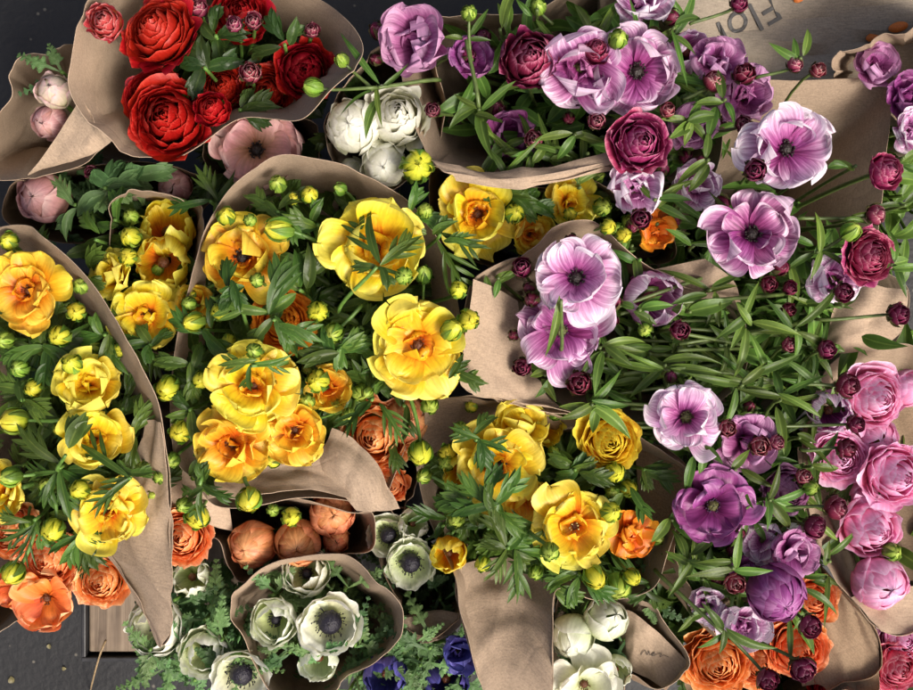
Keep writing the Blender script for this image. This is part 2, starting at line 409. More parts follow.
# ------------------------------------------------------------------ bouquets: where the stems of each bunch meet, and its greenery
BQ = {
 'red':    (205, 85, STEM, 'd'), 'blush': (75, 120, STEM, 'a'), 'faded': (115, 205, STEM, 'a'), 'rose': (262, 158, STEM, 'd'),
 'white':  (385, 128, STEM, 'd'), 'ylw_far': (55, 400, STEM, 'y'), 'ylw_small': (155, 275, STEM, 'y'), 'ylw_main': (320, 340, STEM, 'y'),
 'ylw_top': (545, 222, STEM, 'y'), 'ylw_low': (548, 495, STEM, 'y'), 'prp_top': (600, 85, STEM_P, 'p'), 'prp_mid': (610, 335, STEM_P, 'p'),
 'prp_right': (740, 240, STEM_P, 'p'), 'prp_low': (735, 560, STEM_P, 'p'), 'prp_edge': (900, 100, STEM_P, 'p'), 'pink': (900, 480, STEM, 'p'),
 'orange': (770, 650, STEM, 'd'), 'rasp': (880, 690, STEM, 'd'), 'coral': (25, 565, STEM, 'd'), 'peach_mid': (385, 440, STEM, 'd'),
 'peach_low': (300, 540, STEM, 'd'), 'anem_cone': (315, 620, STEM, 'a'), 'anem_small': (425, 565, STEM, 'a'), 'anem_left': (195, 640, STEM, 'a'),
 'anem_blue': (420, 675, STEM, 'a'), 'anem_white': (595, 650, STEM, 'a'),
}
FLOWERS = []          # (bouquet code, world position, root)


def bq_base(bq, j=.012):
    b = BQ[bq]
    return at(b[0], b[1], .2) * (1, 1, 0) + np.array((rng.normal(0, j), rng.normal(0, j), .04))


def stem_part(root, C, start, down, bq, r, end=None, name='stem'):
    mb = MB()
    if end is None:
        e = bq_base(bq)
        P = bez(start, start + down * .05, e + (start - e) * (.35, .35, .45), e, 12)
    else:
        e = at(*end); d = np.linalg.norm(e - start)
        P = bez(start, start + down * d * .35, e + np.array((0, 0, .25 * d)) + rng.normal(0, .06 * d, 3), e, 10)
    tube(mb, P, r, r * 1.25)
    return mb.build(name, BQ[bq][2], root, C)


def stamens(mb, M, C, n, r, rise, spread, dot, m=0):
    for i in range(n):
        a = 2.4 * i + rng.normal(0, .2); s = spread * rng.uniform(.75, 1.1)
        d = np.array((math.cos(a) * s, math.sin(a) * s, rise * rng.uniform(.7, 1.15)))
        b = np.array((math.cos(a) * r, math.sin(a) * r, 0.))
        P = np.array([b, b * .5 + d * .6, d]) @ M + C
        tube(mb, P, dot * .28, dot * .22, 4, m)
        Q = np.array([d - (0, 0, dot * .7), d, d + (0, 0, dot)]) @ M + C
        tube(mb, Q, dot * .6, dot * .5, 5, m)


def sepals(root, C, M, r, n, matl, name='sepal', h=1.0, t1=85, wide=34, sp=1.06):
    for i in range(n):
        mb = MB()
        place(mb, shell(r * sp, r * h * sp, 168, t1 + rng.normal(0, 8), wide, 4, .05, .0, 7, 7, .85), M, C, 6.283 * i / n + rng.normal(0, .15))
        mb.build(name, matl, root, C)


def open_bloom(root, C, M, R, pal, layers, heart, spread=1.):
    """layers: (number, length, half width, elevation at base, elevation at tip, ruffle, gradient length)"""
    for li, (n, l, w, e0, e1, ruf, vm) in enumerate(layers):
        ph = rng.uniform(0, 6.28); n = n if n < 3 else max(3, n + int(rng.integers(-1, 2)))
        for i in range(n):
            mb = MB()
            s = rng.uniform(.84, 1.08)
            sh = petal(R * l * s, R * w * rng.uniform(.88, 1.14), e0 + rng.normal(0, 10), e1 + rng.normal(0, 22), rng.uniform(.0, .55), ruf * rng.uniform(.7, 1.5),
                       .6, rng.uniform(5, 9), 13, 13, .05, vm)
            place(mb, sh, M, C - M[2] * R * .10, ph + 6.283 * i / n + rng.normal(0, .16))
            mb.build('petal', P[pal], root, C)
    mb = MB()
    if heart == 'dark':
        dome(mb, M, C, R * .15, R * .15); mb.build('heart', DARKHEART, root, C)
        mb = MB(); stamens(mb, M, C, 22, R * .08, R * .13, R * .19, R * .04); mb.build('stamens', DARKHEART, root, C)
    elif heart == 'olive':
        dome(mb, M, C, R * .15, R * .17, .2); mb.build('heart', OLIVEHEART, root, C)
        mb = MB(); stamens(mb, M, C, 22, R * .07, R * .12, R * .17, R * .032); mb.build('stamens', OLIVEHEART if rng.uniform() < .5 else ANTHER_D, root, C)
    elif heart == 'brown':
        dome(mb, M, C, R * .11, R * .10); mb.build('heart', BROWNHEART, root, C)
        mb = MB(); stamens(mb, M, C, 14, R * .06, R * .12, R * .15, R * .03); mb.build('stamens', BROWNHEART, root, C)
    elif heart == 'pale':
        dome(mb, M, C, R * .11, R * .10); mb.build('heart', BROWNHEART, root, C)
        mb = MB(); stamens(mb, M, C, 9, R * .05, R * .20, R * .12, R * .035); mb.build('stamens', POLLEN, root, C)


def rosette(root, C, M, R, pal, n=34, top=78., inner=14., guard=5, h=.8, swirl=0.):
    mb = MB()
    for k in range(n):
        t = k / (n - 1)
        rho = R * (.09 + .86 * t ** .8) * rng.uniform(.97, 1.03)
        hh = R * (h + .05 * math.sin(7 * t)) * (1 - .10 * t)
        t1 = inner + (top - inner) * t ** 1.25 + rng.normal(0, 3)
        place(mb, shell(rho, hh, 150, t1, 78 - 26 * t, rng.uniform(8, 20), .05, .05 + .05 * t, 11, 8, z0=-.15 * R), M, C, k * 2.3999 + rng.normal(0, .15))
    mb.build('petals', P[pal], root, C)
    for i in range(guard):                              # the outer guard petals
        mb = MB()
        place(mb, shell(R * rng.uniform(.98, 1.08), R * .62, 155, top + rng.uniform(-4, 14), 50, 14, .08, .12, 11, 10, z0=-.18 * R), M, C, 6.283 * i / max(1, guard) + rng.normal(0, .2))
        mb.build('petal', P[pal], root, C)


def ball(root, C, M, R, pal, n=13, top=52.):
    """a closed or half-closed globe: broad petals lapping over each other"""
    for k in range(n):
        t = k / (n - 1); mb = MB()
        place(mb, shell(R * (.78 + .22 * t), R * (1.02 - .05 * t), 160, -26 + (top + 26) * t ** .8 + rng.normal(0, 4), 80 - 18 * t, rng.uniform(14, 26), .05, .07, 13, 12), M, C, k * 2.3999 + rng.normal(0, .2))
        mb.build('petal', P[pal], root, C)


def cup(root, C, M, R, pal, n=6, inner=True, core=True, t1=44., h=1.15):
    for ring in ((0, 1) if inner else (0,)):
        ph = rng.uniform(0, 6.28); k = .82 if ring else 1.
        for i in range(n - ring):
            mb = MB()
            place(mb, shell(R * k * rng.uniform(.94, 1.04), R * h * k, 165, t1 + 4 * ring + rng.normal(0, 8), 48, rng.uniform(14, 30), .07, rng.uniform(-.03, .16), 13, 13, .15), M, C - M[2] * R * .25, ph + 6.283 * i / (n - ring) + rng.normal(0, .15))
            mb.build('petal', P[pal], root, C)
    if core:
        mb = MB(); dome(mb, M, C - M[2] * R * .5, R * .22, R * .25); mb.build('heart', BROWNHEART, root, C)


def anemone(root, C, M, R, pal, hs=.42, close=0., heart=True):
    for ring, (n, k, t1) in enumerate(((5, 1., 84 - 22 * close), (5, .86, 76 - 26 * close), (4, .72, 70 - 30 * close))):
        if ring == 2 and not close: continue
        ph = rng.uniform(0, 6.28)
        for i in range(n):
            mb = MB()
            place(mb, shell(R * k * rng.uniform(.95, 1.05), R * .8 * k, 168, t1 + rng.normal(0, 6), 56, rng.uniform(4, 18), .05, rng.uniform(.02, .14), 13, 13, .1), M, C - M[2] * R * .1, ph + 6.283 * i / n + rng.normal(0, .15))
            mb.build('petal', P[pal], root, C)
    if heart:
        c2 = C - M[2] * R * .42
        mb = MB(); dome(mb, M, c2, R * hs, R * hs * .9, .06, 20, 12); mb.build('heart', INKHEART, root, C)
        mb = MB(); stamens(mb, M, c2 - M[2] * R * .05, 34, R * hs * .9, R * .22, R * hs * 1.35, R * .045); mb.build('stamens', INKHEART, root, C)


def bud(root, C, M, r, pal):
    if pal in ('budmaroon', 'budpink'):
        mb = MB()
        for k in range(13):
            t = k / 12
            place(mb, shell(r * (.15 + .85 * t ** .7), r * (.95 - .08 * t), 155, 12 + 46 * t + rng.normal(0, 4), 76 - 18 * t, 14, .05, .06, 9, 7), M, C, k * 2.3999)
        mb.build('petals', P[pal], root, C)
        sepals(root, C, M, r, 5, SEPAL_M, t1=92, wide=30, sp=1.08)
    else:
        mb = MB()
        lng = rng.uniform(1.05, 1.3)
        for k in range(7):
            t = k / 6
            place(mb, shell(r * (.6 + .4 * t), r * (lng - .08 * t), 165, -24 + 46 * t + rng.normal(0, 4), 70, 16, .05, .03, 9, 8), M, C, k * 2.3999)
        mb.build('petals', P[pal], root, C)
        sepals(root, C, M, r, 5, SEPAL, h=lng, t1=(28 if pal == 'budgreen' else rng.uniform(34, 58)), wide=36 if pal == 'budgreen' else 30, sp=1.07)


YO = [(7, 1.0, .57, 22, -6, .15, 1.), (6, .77, .49, 40, 13, .20, .95), (5, .43, .27, 62, 34, .26, .5)]
LO = [(6, 1.0, .58, 20, -6, .20, 1.), (5, .84, .50, 38, 12, .26, .97), (1, .6, .28, 62, 60, .3, .85)]


def side_buds(root, C, R, bq, z):
    """little closed buds on side shoots of a flowering stem"""
    yl = bq.startswith('ylw')
    if not yl and C[0] > at(765, 0, C[2])[0]: return
    for i in range(int(rng.integers(1, 4))):
        a = rng.uniform(0, 6.283); q = R * (rng.uniform(1.0, 1.55) if yl else rng.uniform(.95, 1.25))
        W = C + np.array((math.cos(a) * q, math.sin(a) * q, rng.uniform(-.022, -.004)))
        M = frame(unit(np.array((math.cos(a) * .5 + rng.normal(0, .3), math.sin(a) * .5 + rng.normal(0, .3), 1.))))
        r = px(rng.uniform(5.5, 9.5), z); mb = MB(); h = rng.uniform(1.05, 1.4)
        for k in range(6):
            place(mb, shell(r * (.6 + .08 * k), r * (h - .05 * k), 165, -20 + 9 * k, 68, 15, .05, .03, 7, 7), M, W, k * 2.4, 0)
        for k in range(5):
            place(mb, shell(r * 1.08, r * h * 1.04, 168, rng.uniform(22, 52), 36, 4, .05, 0., 7, 7, .8), M, W, k * 1.2566, 1)
        mb.build('bud', [P[('budgreen' if rng.uniform() < .6 else 'budyellow') if yl else 'budmaroon'], SEPAL if yl else SEPAL_M], root, C)
        mb = MB(); s = W - M[2] * r * .8; e = C + np.array((0, 0, -.05)) + (W - C) * (.3, .3, 0)
        tube(mb, bez(s, s - M[2] * .012, e + (0, 0, .015), e, 8), px(1.4, z), px(1.9, z)); mb.build('side_stem', BQ[bq][2], root, C)


def flower(kind, pal, bq, x, y, rp, z, tx, ty, label, st=None, name=None, cat=None, group=None):
    N = axis(tx, ty); M = frame(N)
    a = rng.uniform(0, 6.28); M = np.stack([M[0] * math.cos(a) + M[1] * math.sin(a), -M[0] * math.sin(a) + M[1] * math.cos(a), M[2]])
    C = at(x, y, z); R = px(rp, z) * (.82 if kind == 'bud' else .93 if kind == 'open' and pal in ('yellow', 'gold', 'lilac', 'orchid') else 1.)
    if kind == 'bud':
        R *= rng.uniform(.9, 1.1)
        name = name or 'flower_bud'; cat = cat or 'flower bud'
    elif kind in ('anemone', 'anemone_shut') or (bq.startswith('anem_') and pal in ('green', 'white', 'blue')):
        name = name or 'anemone'; cat = cat or 'flower'
    root = thing(name or 'ranunculus', label, cat or 'flower', C, group)
    drop = .2
    if kind == 'open':
        ylw = pal in ('yellow', 'gold', 'amber')
        heart = {'yellow': 'brown', 'gold': 'brown', 'amber': 'brown', 'lilac': 'olive', 'orchid': 'olive', 'mauve': 'olive', 'purple': 'olive', 'blush': 'dark'}.get(pal, 'brown')
        if 'pale threads' in label: heart = 'pale'
        if 'dark eye' in label: heart = 'dark'
        open_bloom(root, C, M, R, pal, YO if ylw else (LO if rng.uniform() < .3 else LO[:2]), heart)
    elif kind == 'half':
        open_bloom(root, C, M, R, pal, [(6, 1.10, .62, 48, 16, .13, 1.), (5, .92, .52, 62, 38, .18, 1.), (4, .55, .33, 76, 56, .2, .6)],
                   'olive' if pal in ('lilac', 'orchid', 'mauve', 'purple') else 'brown')
    elif kind == 'ros': rosette(root, C, M, R, pal)
    elif kind == 'tight': rosette(root, C, M, R, pal, 26, 58., 10., 4, .95)
    elif kind == 'messy': rosette(root, C, M, R, pal, 40, 84., 22., 6, .62)
    elif kind == 'ball': ball(root, C, M, R, pal)
    elif kind == 'globe': ball(root, C, M, R, pal, 9, 62.)
    elif kind == 'cup': cup(root, C, M, R, pal)
    elif kind == 'anemone': anemone(root, C, M, R, pal)
    elif kind == 'anemone_shut': anemone(root, C, M, R, pal, .22, 1.)
    elif kind == 'bud': bud(root, C, M, R, pal)
    if kind in ('ros', 'tight', 'messy', 'ball', 'globe'):
        sepals(root, C, M, R * .8, 5, SEPAL, h=.9, t1=118, wide=30)
    sr = px(2.6 if kind != 'bud' else 1.9, z)
    if bq in ('prp_top', 'prp_mid', 'prp_right', 'prp_low') and kind == 'bud': sr *= .85
    stem_part(root, C, C - N * R * (.75 if kind not in ('open',) else .15), -unit(N + (0, 0, .3)), bq, sr, st)
    FLOWERS.append((bq, C, root))
    if kind in ('open', 'half') and (bq.startswith('ylw') or bq.startswith('prp')): side_buds(root, C, R, bq, z)
    return root


def nearest(bq, W):
    c = [f for f in FLOWERS if f[0] == bq] or FLOWERS
    return min(c, key=lambda f: np.linalg.norm(f[1] - W))


def sprig(bq, x, y, z, dirs, kind=None, stem=True, lift=0., droop=60, to=None):
    """a whorl of leaves at a node of the nearest flowering stem; dirs: (angle in the picture, length px, half width px)"""
    kind = kind or {'y': 'cut', 'p': 'narrow', 'a': 'fern', 'd': 'cut'}[BQ[bq][3]]
    W = at(x, y, z); f = nearest(bq, W); C, root = f[1], f[2]
    M = frame(unit(np.array((rng.normal(0, .16), rng.normal(0, .16), 1.))))
    for d in dirs:
        ang, l, w = d[:3]
        if len(d) < 4:
            if rng.uniform() < .12: continue
            ang += rng.normal(0, 13)
        e0 = (d[3] if len(d) > 3 else rng.uniform(8, 38)) + lift
        mb = MB()
        Lm = px(l, z) * 1.06 * rng.choice((1., .8, 1.1)); W0 = W; W = W0 + np.array((rng.normal(0, .0022), rng.normal(0, .0022), rng.uniform(-.006, .001)))
        leaf_into(mb, M, W, R_(ang) - math.atan2(M[0][1], M[0][0]), Lm * rng.uniform(.82, 1.12), px(w, z) * {'fern': 1., 'cut': .86, 'narrow': .72}[kind], e0, e0 - droop * rng.uniform(.5, 1.1), kind)
        W = W0
        mb.build('leaf', LEAF[BQ[bq][3]], root, C)
    if stem:
        if to is None:
            stem_part(root, C, W + (0, 0, .001), np.array((0, 0, -1.)), bq, px(1.9, z), None, 'side_stem')
        else:
            stem_part(root, C, W + (0, 0, .001), unit(at(*to) - W), bq, px(1.9, z), to, 'side_stem')


def auto_sprig(bq, x, y, z, n, l, w, **k):
    a0 = rng.uniform(0, 360); n = max(3, n - int(rng.integers(0, 3)))
    sprig(bq, x, y, z, [(a0 + 300 * i / n + rng.normal(0, 30), l * rng.uniform(.5, 1.2), w * rng.uniform(.75, 1.2)) for i in range(n)], **k)


def foliage(bq, label, areas, n, l, w, kind=None):
    """the deep mass of stems and leaves inside one bunch, which reads as one dark tangle"""
    g = BQ[bq][3]; kind = kind or {'y': 'cut', 'p': 'narrow', 'a': 'fern', 'd': 'cut'}[g]
    mb = MB()
    for i in range(n):
        x, y, rx, ry, zl, zh = areas[rng.integers(len(areas))]
        a = rng.uniform(0, 6.283); q = math.sqrt(rng.uniform(0, 1))
        z = rng.uniform(zl, zh); W = at(x + rx * q * math.cos(a), y + ry * q * math.sin(a), z)
        M = frame(unit(np.array((rng.normal(0, .35), rng.normal(0, .35), 1.))))
        e0 = rng.uniform(-5, 60)
        leaf_into(mb, M, W, rng.uniform(0, 6.283), px(l, z) * rng.uniform(.6, 1.2), px(w, z) * rng.uniform(.7, 1.2), e0, e0 - rng.uniform(20, 70), kind)
        if i % 3 == 0:
            e = bq_base(bq, .02)
            tube(mb, bez(W, W - (0, 0, .05), e + (W - e) * .5, e, 7), px(1.7, z), px(2.2, z), 5)
    o = mb.build('foliage', LEAF[g], None)
    tag(o, label, 'foliage', None, 'stuff')


# ------------------------------------------------------------------ paper
def catmull(P, closed, res):
    P = np.asarray(P, float); n = len(P); out = []
    segs = n if closed else n - 1
    for i in range(segs):
        if closed: a, b, c, d = P[i - 1], P[i], P[(i + 1) % n], P[(i + 2) % n]
        else: a, b, c, d = P[max(0, i - 1)], P[i], P[i + 1], P[min(n - 1, i + 2)]
        for k in range(res):
            t = k / res
            out.append(.5 * (2 * b + (c - a) * t + (2 * a - 5 * b + 4 * c - d) * t * t + (3 * b - a - 3 * c + d) * t ** 3))
    out.append(P[0] if closed else P[-1])
    return np.array(out)


def solid(o, t=.00045):
    m = o.modifiers.new('thickness', 'SOLIDIFY'); m.thickness = t; m.offset = 0
    m = o.modifiers.new('crisp', 'EDGE_SPLIT'); m.split_angle = R_(24)


def sheet_mesh(G, name, matl, wr=.0015, f=1., closed=False, uvs=1., parent=None, C=None):
    """G: rows x columns x 3 of world points -> one wrinkled sheet of paper"""
    nv, nu = G.shape[:2]
    du = np.gradient(G, axis=1); dv = np.gradient(G, axis=0)
    nrm = np.cross(du, dv); nrm /= np.maximum(1e-9, np.linalg.norm(nrm, axis=2, keepdims=True))
    s = np.cumsum(np.linalg.norm(du, axis=2), 1); t = np.cumsum(np.linalg.norm(dv, axis=2), 0)
    w = np.zeros((nv, nu)); fold = np.zeros((nv, nu))
    if closed:
        th = np.linspace(0, 2 * np.pi, nu)[None, :]
        for k in range(7):
            fr = rng.integers(2, 8); w = w + np.sin(fr * th + rng.uniform(0, 6.28) + rng.normal(0, 8) * t) / (1 + .09 * fr)
        for k in range(16):                             # sharp pleats running down the wrap
            d = np.angle(np.exp(1j * (th - rng.uniform(0, 6.28)))) + rng.normal(0, 2.2) * t
            wd = rng.uniform(.07, .3); fold = fold + rng.choice((-1, 1)) * rng.uniform(.4, 1.) * np.maximum(0, 1 - np.abs(d) / wd)
        fold = fold - fold[:, :1] * np.linspace(1, 1, nu) * 0
        fold[:, -1] = fold[:, 0]; w[:, -1] = w[:, 0]
        G = G + nrm * (.0030 * fold * np.linspace(.5, 1, nv)[:, None])[..., None]
    else:
        n1 = Sn(40 * f); w = n1(s, t)
        for k in range(11):                             # a few straight creases across the sheet
            a = rng.uniform(0, 3.14); p0 = rng.uniform(0, s.max()); q0 = rng.uniform(0, t.max())
            d = (s - p0) * math.cos(a) + (t - q0) * math.sin(a)
            fold = fold + rng.choice((-1, 1)) * rng.uniform(.06, .24) * np.minimum(np.abs(d), rng.uniform(.005, .016))
        G = G + nrm * fold[..., None]
    G = G + nrm * (wr * w)[..., None] * (.35 if closed else .5)
    mb = MB(); U = np.stack([s, t], -1).reshape(-1, 2) * uvs
    mb.add(G.reshape(-1, 3), U, gfaces(nu, nv))
    o = mb.build(name, matl, parent, C); solid(o)
    return o


def wrapper(label, rim, c, k, zin, base=.40, matl=None, wr=.0019, lip=.0012, group='kraft paper wraps of the bunches', seed=None):
    rim = np.array(rim, float)
    rr = catmull(rim, True, 10)
    n = len(rr); th = np.linspace(0, 2 * np.pi, n)
    top = np.array([at(*p) for p in rr])
    top[:, 2] += lip * (np.sin(5 * th + rng.uniform(0, 6)) + .6 * np.sin(11 * th + rng.uniform(0, 6))) * .4
    cc = np.array(c, float)
    inn = np.array([at(*(cc + k * (p[:2] - cc)), zin) for p in rr])
    c0 = at(c[0], c[1], zin)
    bot = (inn - c0) * base + c0; bot[:, 2] = .03
    rows = []
    for t in np.linspace(0, 1, 20):                    # from the rim in and down, gently rounded
        q = (1 - t) * top + t * inn
        q[:, 2] += .004 * math.sin(math.pi * t)        # bows towards the opening
        rows.append(q)
    for t in np.linspace(.15, 1, 6): rows.append((1 - t) * inn + t * bot)
    o = sheet_mesh(np.array(rows), 'paper_wrap', matl or KRAFT, wr, closed=True)
    tag(o, label, 'wrapping paper', group)
    return o


def flap(name, rows, matl=None, wr=.0012, parent=None):
    A = [catmull(np.array(r, float), False, 14) for r in rows]
    B = np.array(A)                                     # rows x cols x 3
    cols = [catmull(B[:, i], False, 12) for i in range(B.shape[1])]
    G = np.stack(cols, 1)
    W = np.array([[at(*p) for p in row] for row in G])
    return sheet_mesh(W, name, matl or KRAFT, wr, parent=parent)

# ================================================================== the wraps
wrapper('brown paper wrap flaring around the red ranunculus bunch',
    [(95,-8,.36),(77,18,.36),(72,50,.36),(72,86,.355),(90,118,.35),(110,141,.345),(130,156,.34),(165,159,.33),(200,147,.335),(240,122,.345),(275,119,.355),(303,116,.368),(330,92,.374),(352,72,.37),(361,48,.36),(345,20,.34),(315,-5,.31),(250,-40,.33),(150,-50,.35)],
    (236,78), .64, .25)
wrapper('brown paper wrap around the two pale pink buds at the dark corner',
    [(7,76,.31),(18,62,.31),(32,54,.31),(50,53,.31),(64,45,.31),(90,50,.28),(112,80,.27),(115,130,.27),(85,162,.28),(34,176,.29),(14,182,.30),(-14,172,.30),(-6,125,.30),(12,99,.305)],
    (70,108), .55, .21)
wrapper('shadowed paper wrap around the faded pink ranunculus and parsley-like leaves',
    [(8,188,.275),(30,178,.275),(55,171,.27),(125,163,.26),(190,170,.26),(215,195,.26),(180,225,.24),(100,240,.23),(30,236,.24),(2,212,.26)],
    (110,202), .78, .15, matl=KRAFT_SHADE)
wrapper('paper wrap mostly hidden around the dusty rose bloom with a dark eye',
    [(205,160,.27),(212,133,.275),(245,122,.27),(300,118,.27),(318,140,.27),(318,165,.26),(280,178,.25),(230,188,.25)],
    (258,150), .8, .16, matl=KRAFT_SHADE)
wrapper('paper wrap around the white ranunculus globes',
    [(328,131,.30),(329,108,.305),(343,85,.31),(358,68,.31),(385,47,.31),(430,60,.30),(445,110,.28),(430,160,.27),(390,190,.27),(345,182,.27),(331,155,.29)],
    (388,125), .84, .18)
W_TAIL = wrapper('brown paper wrap with a long pointed tail around the far yellow bunch above the tray',
    [(-30,240,.34),(0,229,.35),(26,226,.355),(45,237,.36),(68,257,.36),(92,283,.36),(110,309,.36),(131,338,.36),(148,375,.36),(160,410,.36),(165,450,.355),(168,485,.35),(168,530,.35),(170,580,.345),(172,625,.34),(162,646,.34),(150,625,.34),(137,597,.34),(118,565,.33),(100,550,.325),(60,560,.30),(10,570,.3),(-50,560,.3),(-60,400,.3)],
    (58,405), .77, .26)
wrapper('small paper wrap around the tulip-like yellow ranunculus by the shaded gap',
    [(113,204,.31),(126,194,.315),(147,192,.315),(184,199,.315),(200,203,.31),(204,230,.31),(198,262,.31),(194,300,.30),(185,350,.28),(140,350,.27),(115,310,.28),(108,260,.29),(110,225,.3)],
    (152,275), .82, .2)
WM = wrapper('wide brown paper wrap around the big central yellow bunch',
    [(188,285,.335),(193,262,.34),(203,232,.345),(224,200,.35),(246,178,.355),(262,163,.36),(282,155,.36),(310,157,.355),(340,162,.35),(362,173,.345),(385,188,.34),(410,203,.335),(432,230,.335),(450,262,.33),(458,295,.33),(462,330,.32),(452,380,.31),(420,410,.30),(396,470,.305),(378,508,.315),(345,502,.325),(300,500,.33),(255,506,.335),(215,505,.33),(195,480,.33),(180,462,.325),(172,430,.315),(172,380,.32),(180,320,.33)],
    (320,325), .77, .25)
wrapper('paper wrap around the yellow bunch tucked under the purple bunch rim',
    [(434,170,.30),(470,182,.305),(540,186,.31),(580,182,.31),(620,195,.31),(660,220,.30),(672,260,.29),(600,270,.27),(520,270,.27),(450,250,.28),(430,210,.29)],
    (545,225), .86, .19, matl=KRAFT_SHADE)
W_MID = wrapper('brown paper wrap with one broad bare side around the central lilac pair',
    [(470,280,.345),(481,271,.35),(500,262,.35),(520,254,.35),(537,245,.355),(556,229,.36),(587,222,.36),(600,228,.355),(621,246,.35),(650,268,.34),(690,288,.33),(733,298,.325),(750,340,.315),(740,385,.31),(690,420,.31),(620,428,.32),(574,416,.34),(530,407,.34),(490,395,.345),(463,386,.345),(457,350,.345),(464,310,.345)],
    (625,335), .66, .25)
wrapper('paper wrap around the ruffled orange ranunculus below the central yellow bunch',
    [(338,428,.28),(352,398,.285),(390,382,.285),(425,397,.29),(428,440,.29),(416,480,.285),(408,508,.285),(395,512,.29),(372,480,.285),(345,452,.28)],
    (386,447), .84, .17)
W_LOW = wrapper('large brown paper wrap around the lower yellow bunch, front flap hanging down',
    [(426,404,.315),(450,397,.32),(480,397,.33),(520,402,.33),(563,417,.33),(600,427,.32),(640,440,.33),(665,450,.335),(688,470,.335),(684,505,.335),(668,550,.335),(652,590,.32),(600,600,.31),(556,588,.335),(553,640,.34),(551,705,.34),(510,725,.34),(487,692,.34),(470,655,.34),(459,615,.335),(455,580,.33),(440,545,.31),(425,505,.30),(417,450,.305)],
    (548,490), .74, .24)
W_APR = wrapper('low paper wrap around the smooth apricot ranunculus globes',
    [(172,492,.30),(186,472,.305),(205,466,.31),(230,490,.315),(262,501,.315),(300,500,.315),(345,507,.315),(371,512,.315),(371,548,.31),(340,556,.30),(300,562,.29),(248,582,.29),(228,570,.29),(218,540,.29),(190,535,.28),(172,515,.29)],
    (290,538), .78, .18)
wrapper('open paper cone around the white anemones with feathery leaves',
    [(233,605,.31),(238,592,.315),(262,570,.32),(300,556,.325),(335,552,.33),(354,558,.33),(377,578,.33),(398,600,.33),(402,620,.33),(397,642,.325),(377,660,.32),(350,674,.315),(337,690,.31),(300,712,.31),(267,692,.31),(253,665,.31),(245,640,.31),(236,622,.31)],
    (315,616), .72, .22)
W_SHADE = wrapper('shaded paper wrap around the green-rimmed anemones beside the open paper cone',
    [(372,515,.285),(395,508,.285),(440,515,.28),(466,540,.28),(474,590,.285),(460,612,.30),(435,640,.305),(411,632,.30),(402,612,.295),(392,590,.285),(377,552,.28)],
    (423,562), .74, .18, matl=KRAFT_SHADE)
W_SQ = wrapper('pale paper wrap with a square corner around the green-white anemones at the bottom edge',
    [(560,592,.285),(600,588,.28),(640,600,.30),(668,624,.305),(692,664,.31),(660,687,.31),(630,676,.30),(620,730,.30),(560,730,.29),(554,650,.285)],
    (585,650), .72, .2)
W_TOP = wrapper('brown paper wrap with a wide pale front rim under the top purple bunch',
    [(431,157,.335),(437,166,.34),(460,178,.345),(500,186,.35),(560,181,.35),(605,168,.35),(640,178,.34),(680,200,.31),(712,180,.29),(722,130,.28),(705,70,.27),(660,10,.27),(600,-25,.28),(530,12,.30),(465,14,.30),(420,20,.30),(400,60,.3),(412,115,.32)],
    (570,85), .80, .22)
wrapper('flat tan paper wrap with a square corner behind the big lilac blooms',
    [(755,82,.275),(800,79,.28),(850,78,.285),(895,78,.29),(890,120,.29),(885,165,.285),(880,215,.28),(878,262,.27),(908,289,.28),(902,330,.28),(884,352,.275),(850,365,.27),(800,400,.26),(700,420,.25),(620,400,.25),(600,300,.25),(640,200,.25),(700,100,.26)],
    (725,245), .45, .2)
wrapper('curved tan paper wrap around the purple bloom by the paper bag',
    [(828,68,.30),(840,56,.31),(865,44,.315),(890,35,.32),(915,22,.325),(950,10,.32),(970,150,.30),(920,172,.28),(897,120,.27),(870,90,.265),(840,82,.27)],
    (902,100), .72, .2)
W_PINK = wrapper('brown paper wrap around the pale pink ranunculus bunch',
    [(812,400,.295),(802,445,.305),(808,500,.315),(822,552,.32),(850,600,.325),(880,631,.325),(915,630,.32),(965,600,.31),(975,400,.3),(915,345,.295),(870,345,.29),(835,362,.29)],
    (893,480), .70, .21)
W_FLAT = wrapper('brown paper wrap with a plain flat side around the bright orange ranunculus',
    [(690,640,.26),(700,610,.27),(760,572,.28),(805,558,.295),(842,592,.30),(880,634,.30),(879,672,.30),(840,682,.295),(800,705,.29),(740,725,.28),(688,690,.27)],
    (765,645), .74, .2, matl=KRAFT_SHADE)
wrapper('tan paper wrap tip below the coral blooms over the dark floor',
    [(-60,520,.25),(-20,500,.25),(60,520,.25),(75,575,.25),(45,608,.262),(22,620,.266),(0,633,.27),(-50,655,.27),(-80,590,.26)],
    (20,560), .74, .16)

# folded paper corners
f2 = flap('paper_flap', [[(76,97,.345),(95,121,.342),(111,141,.34)],[(62,126,.338),(80,143,.334),(97,151,.33)],[(30,177,.325),(33,176,.322),(37,173,.32)]])
tag(f2, 'pale triangular paper corner folded over below the pale pink buds', 'wrapping paper', 'folded corners of kraft paper')
f3 = flap('paper_flap', [[(334,430,.318),(352,443,.322),(376,468,.326),(398,508,.322)],[(326,450,.322),(345,464,.332),(362,484,.334),(380,508,.326)],[(318,470,.32),(336,482,.328),(348,496,.33),(358,506,.325)]])
tag(f3, 'creased paper corner folded over beside the ruffled orange ranunculus', 'wrapping paper', 'folded corners of kraft paper')
f4 = flap('paper_flap', [[(655,270,.318),(680,264,.325),(705,258,.33)],[(662,281,.32),(695,279,.328),(733,280,.33)],[(668,290,.315),(700,297,.322),(740,300,.32)]])
tag(f4, 'small torn paper edge among stems between the lilac blooms', 'wrapping paper', 'folded corners of kraft paper')
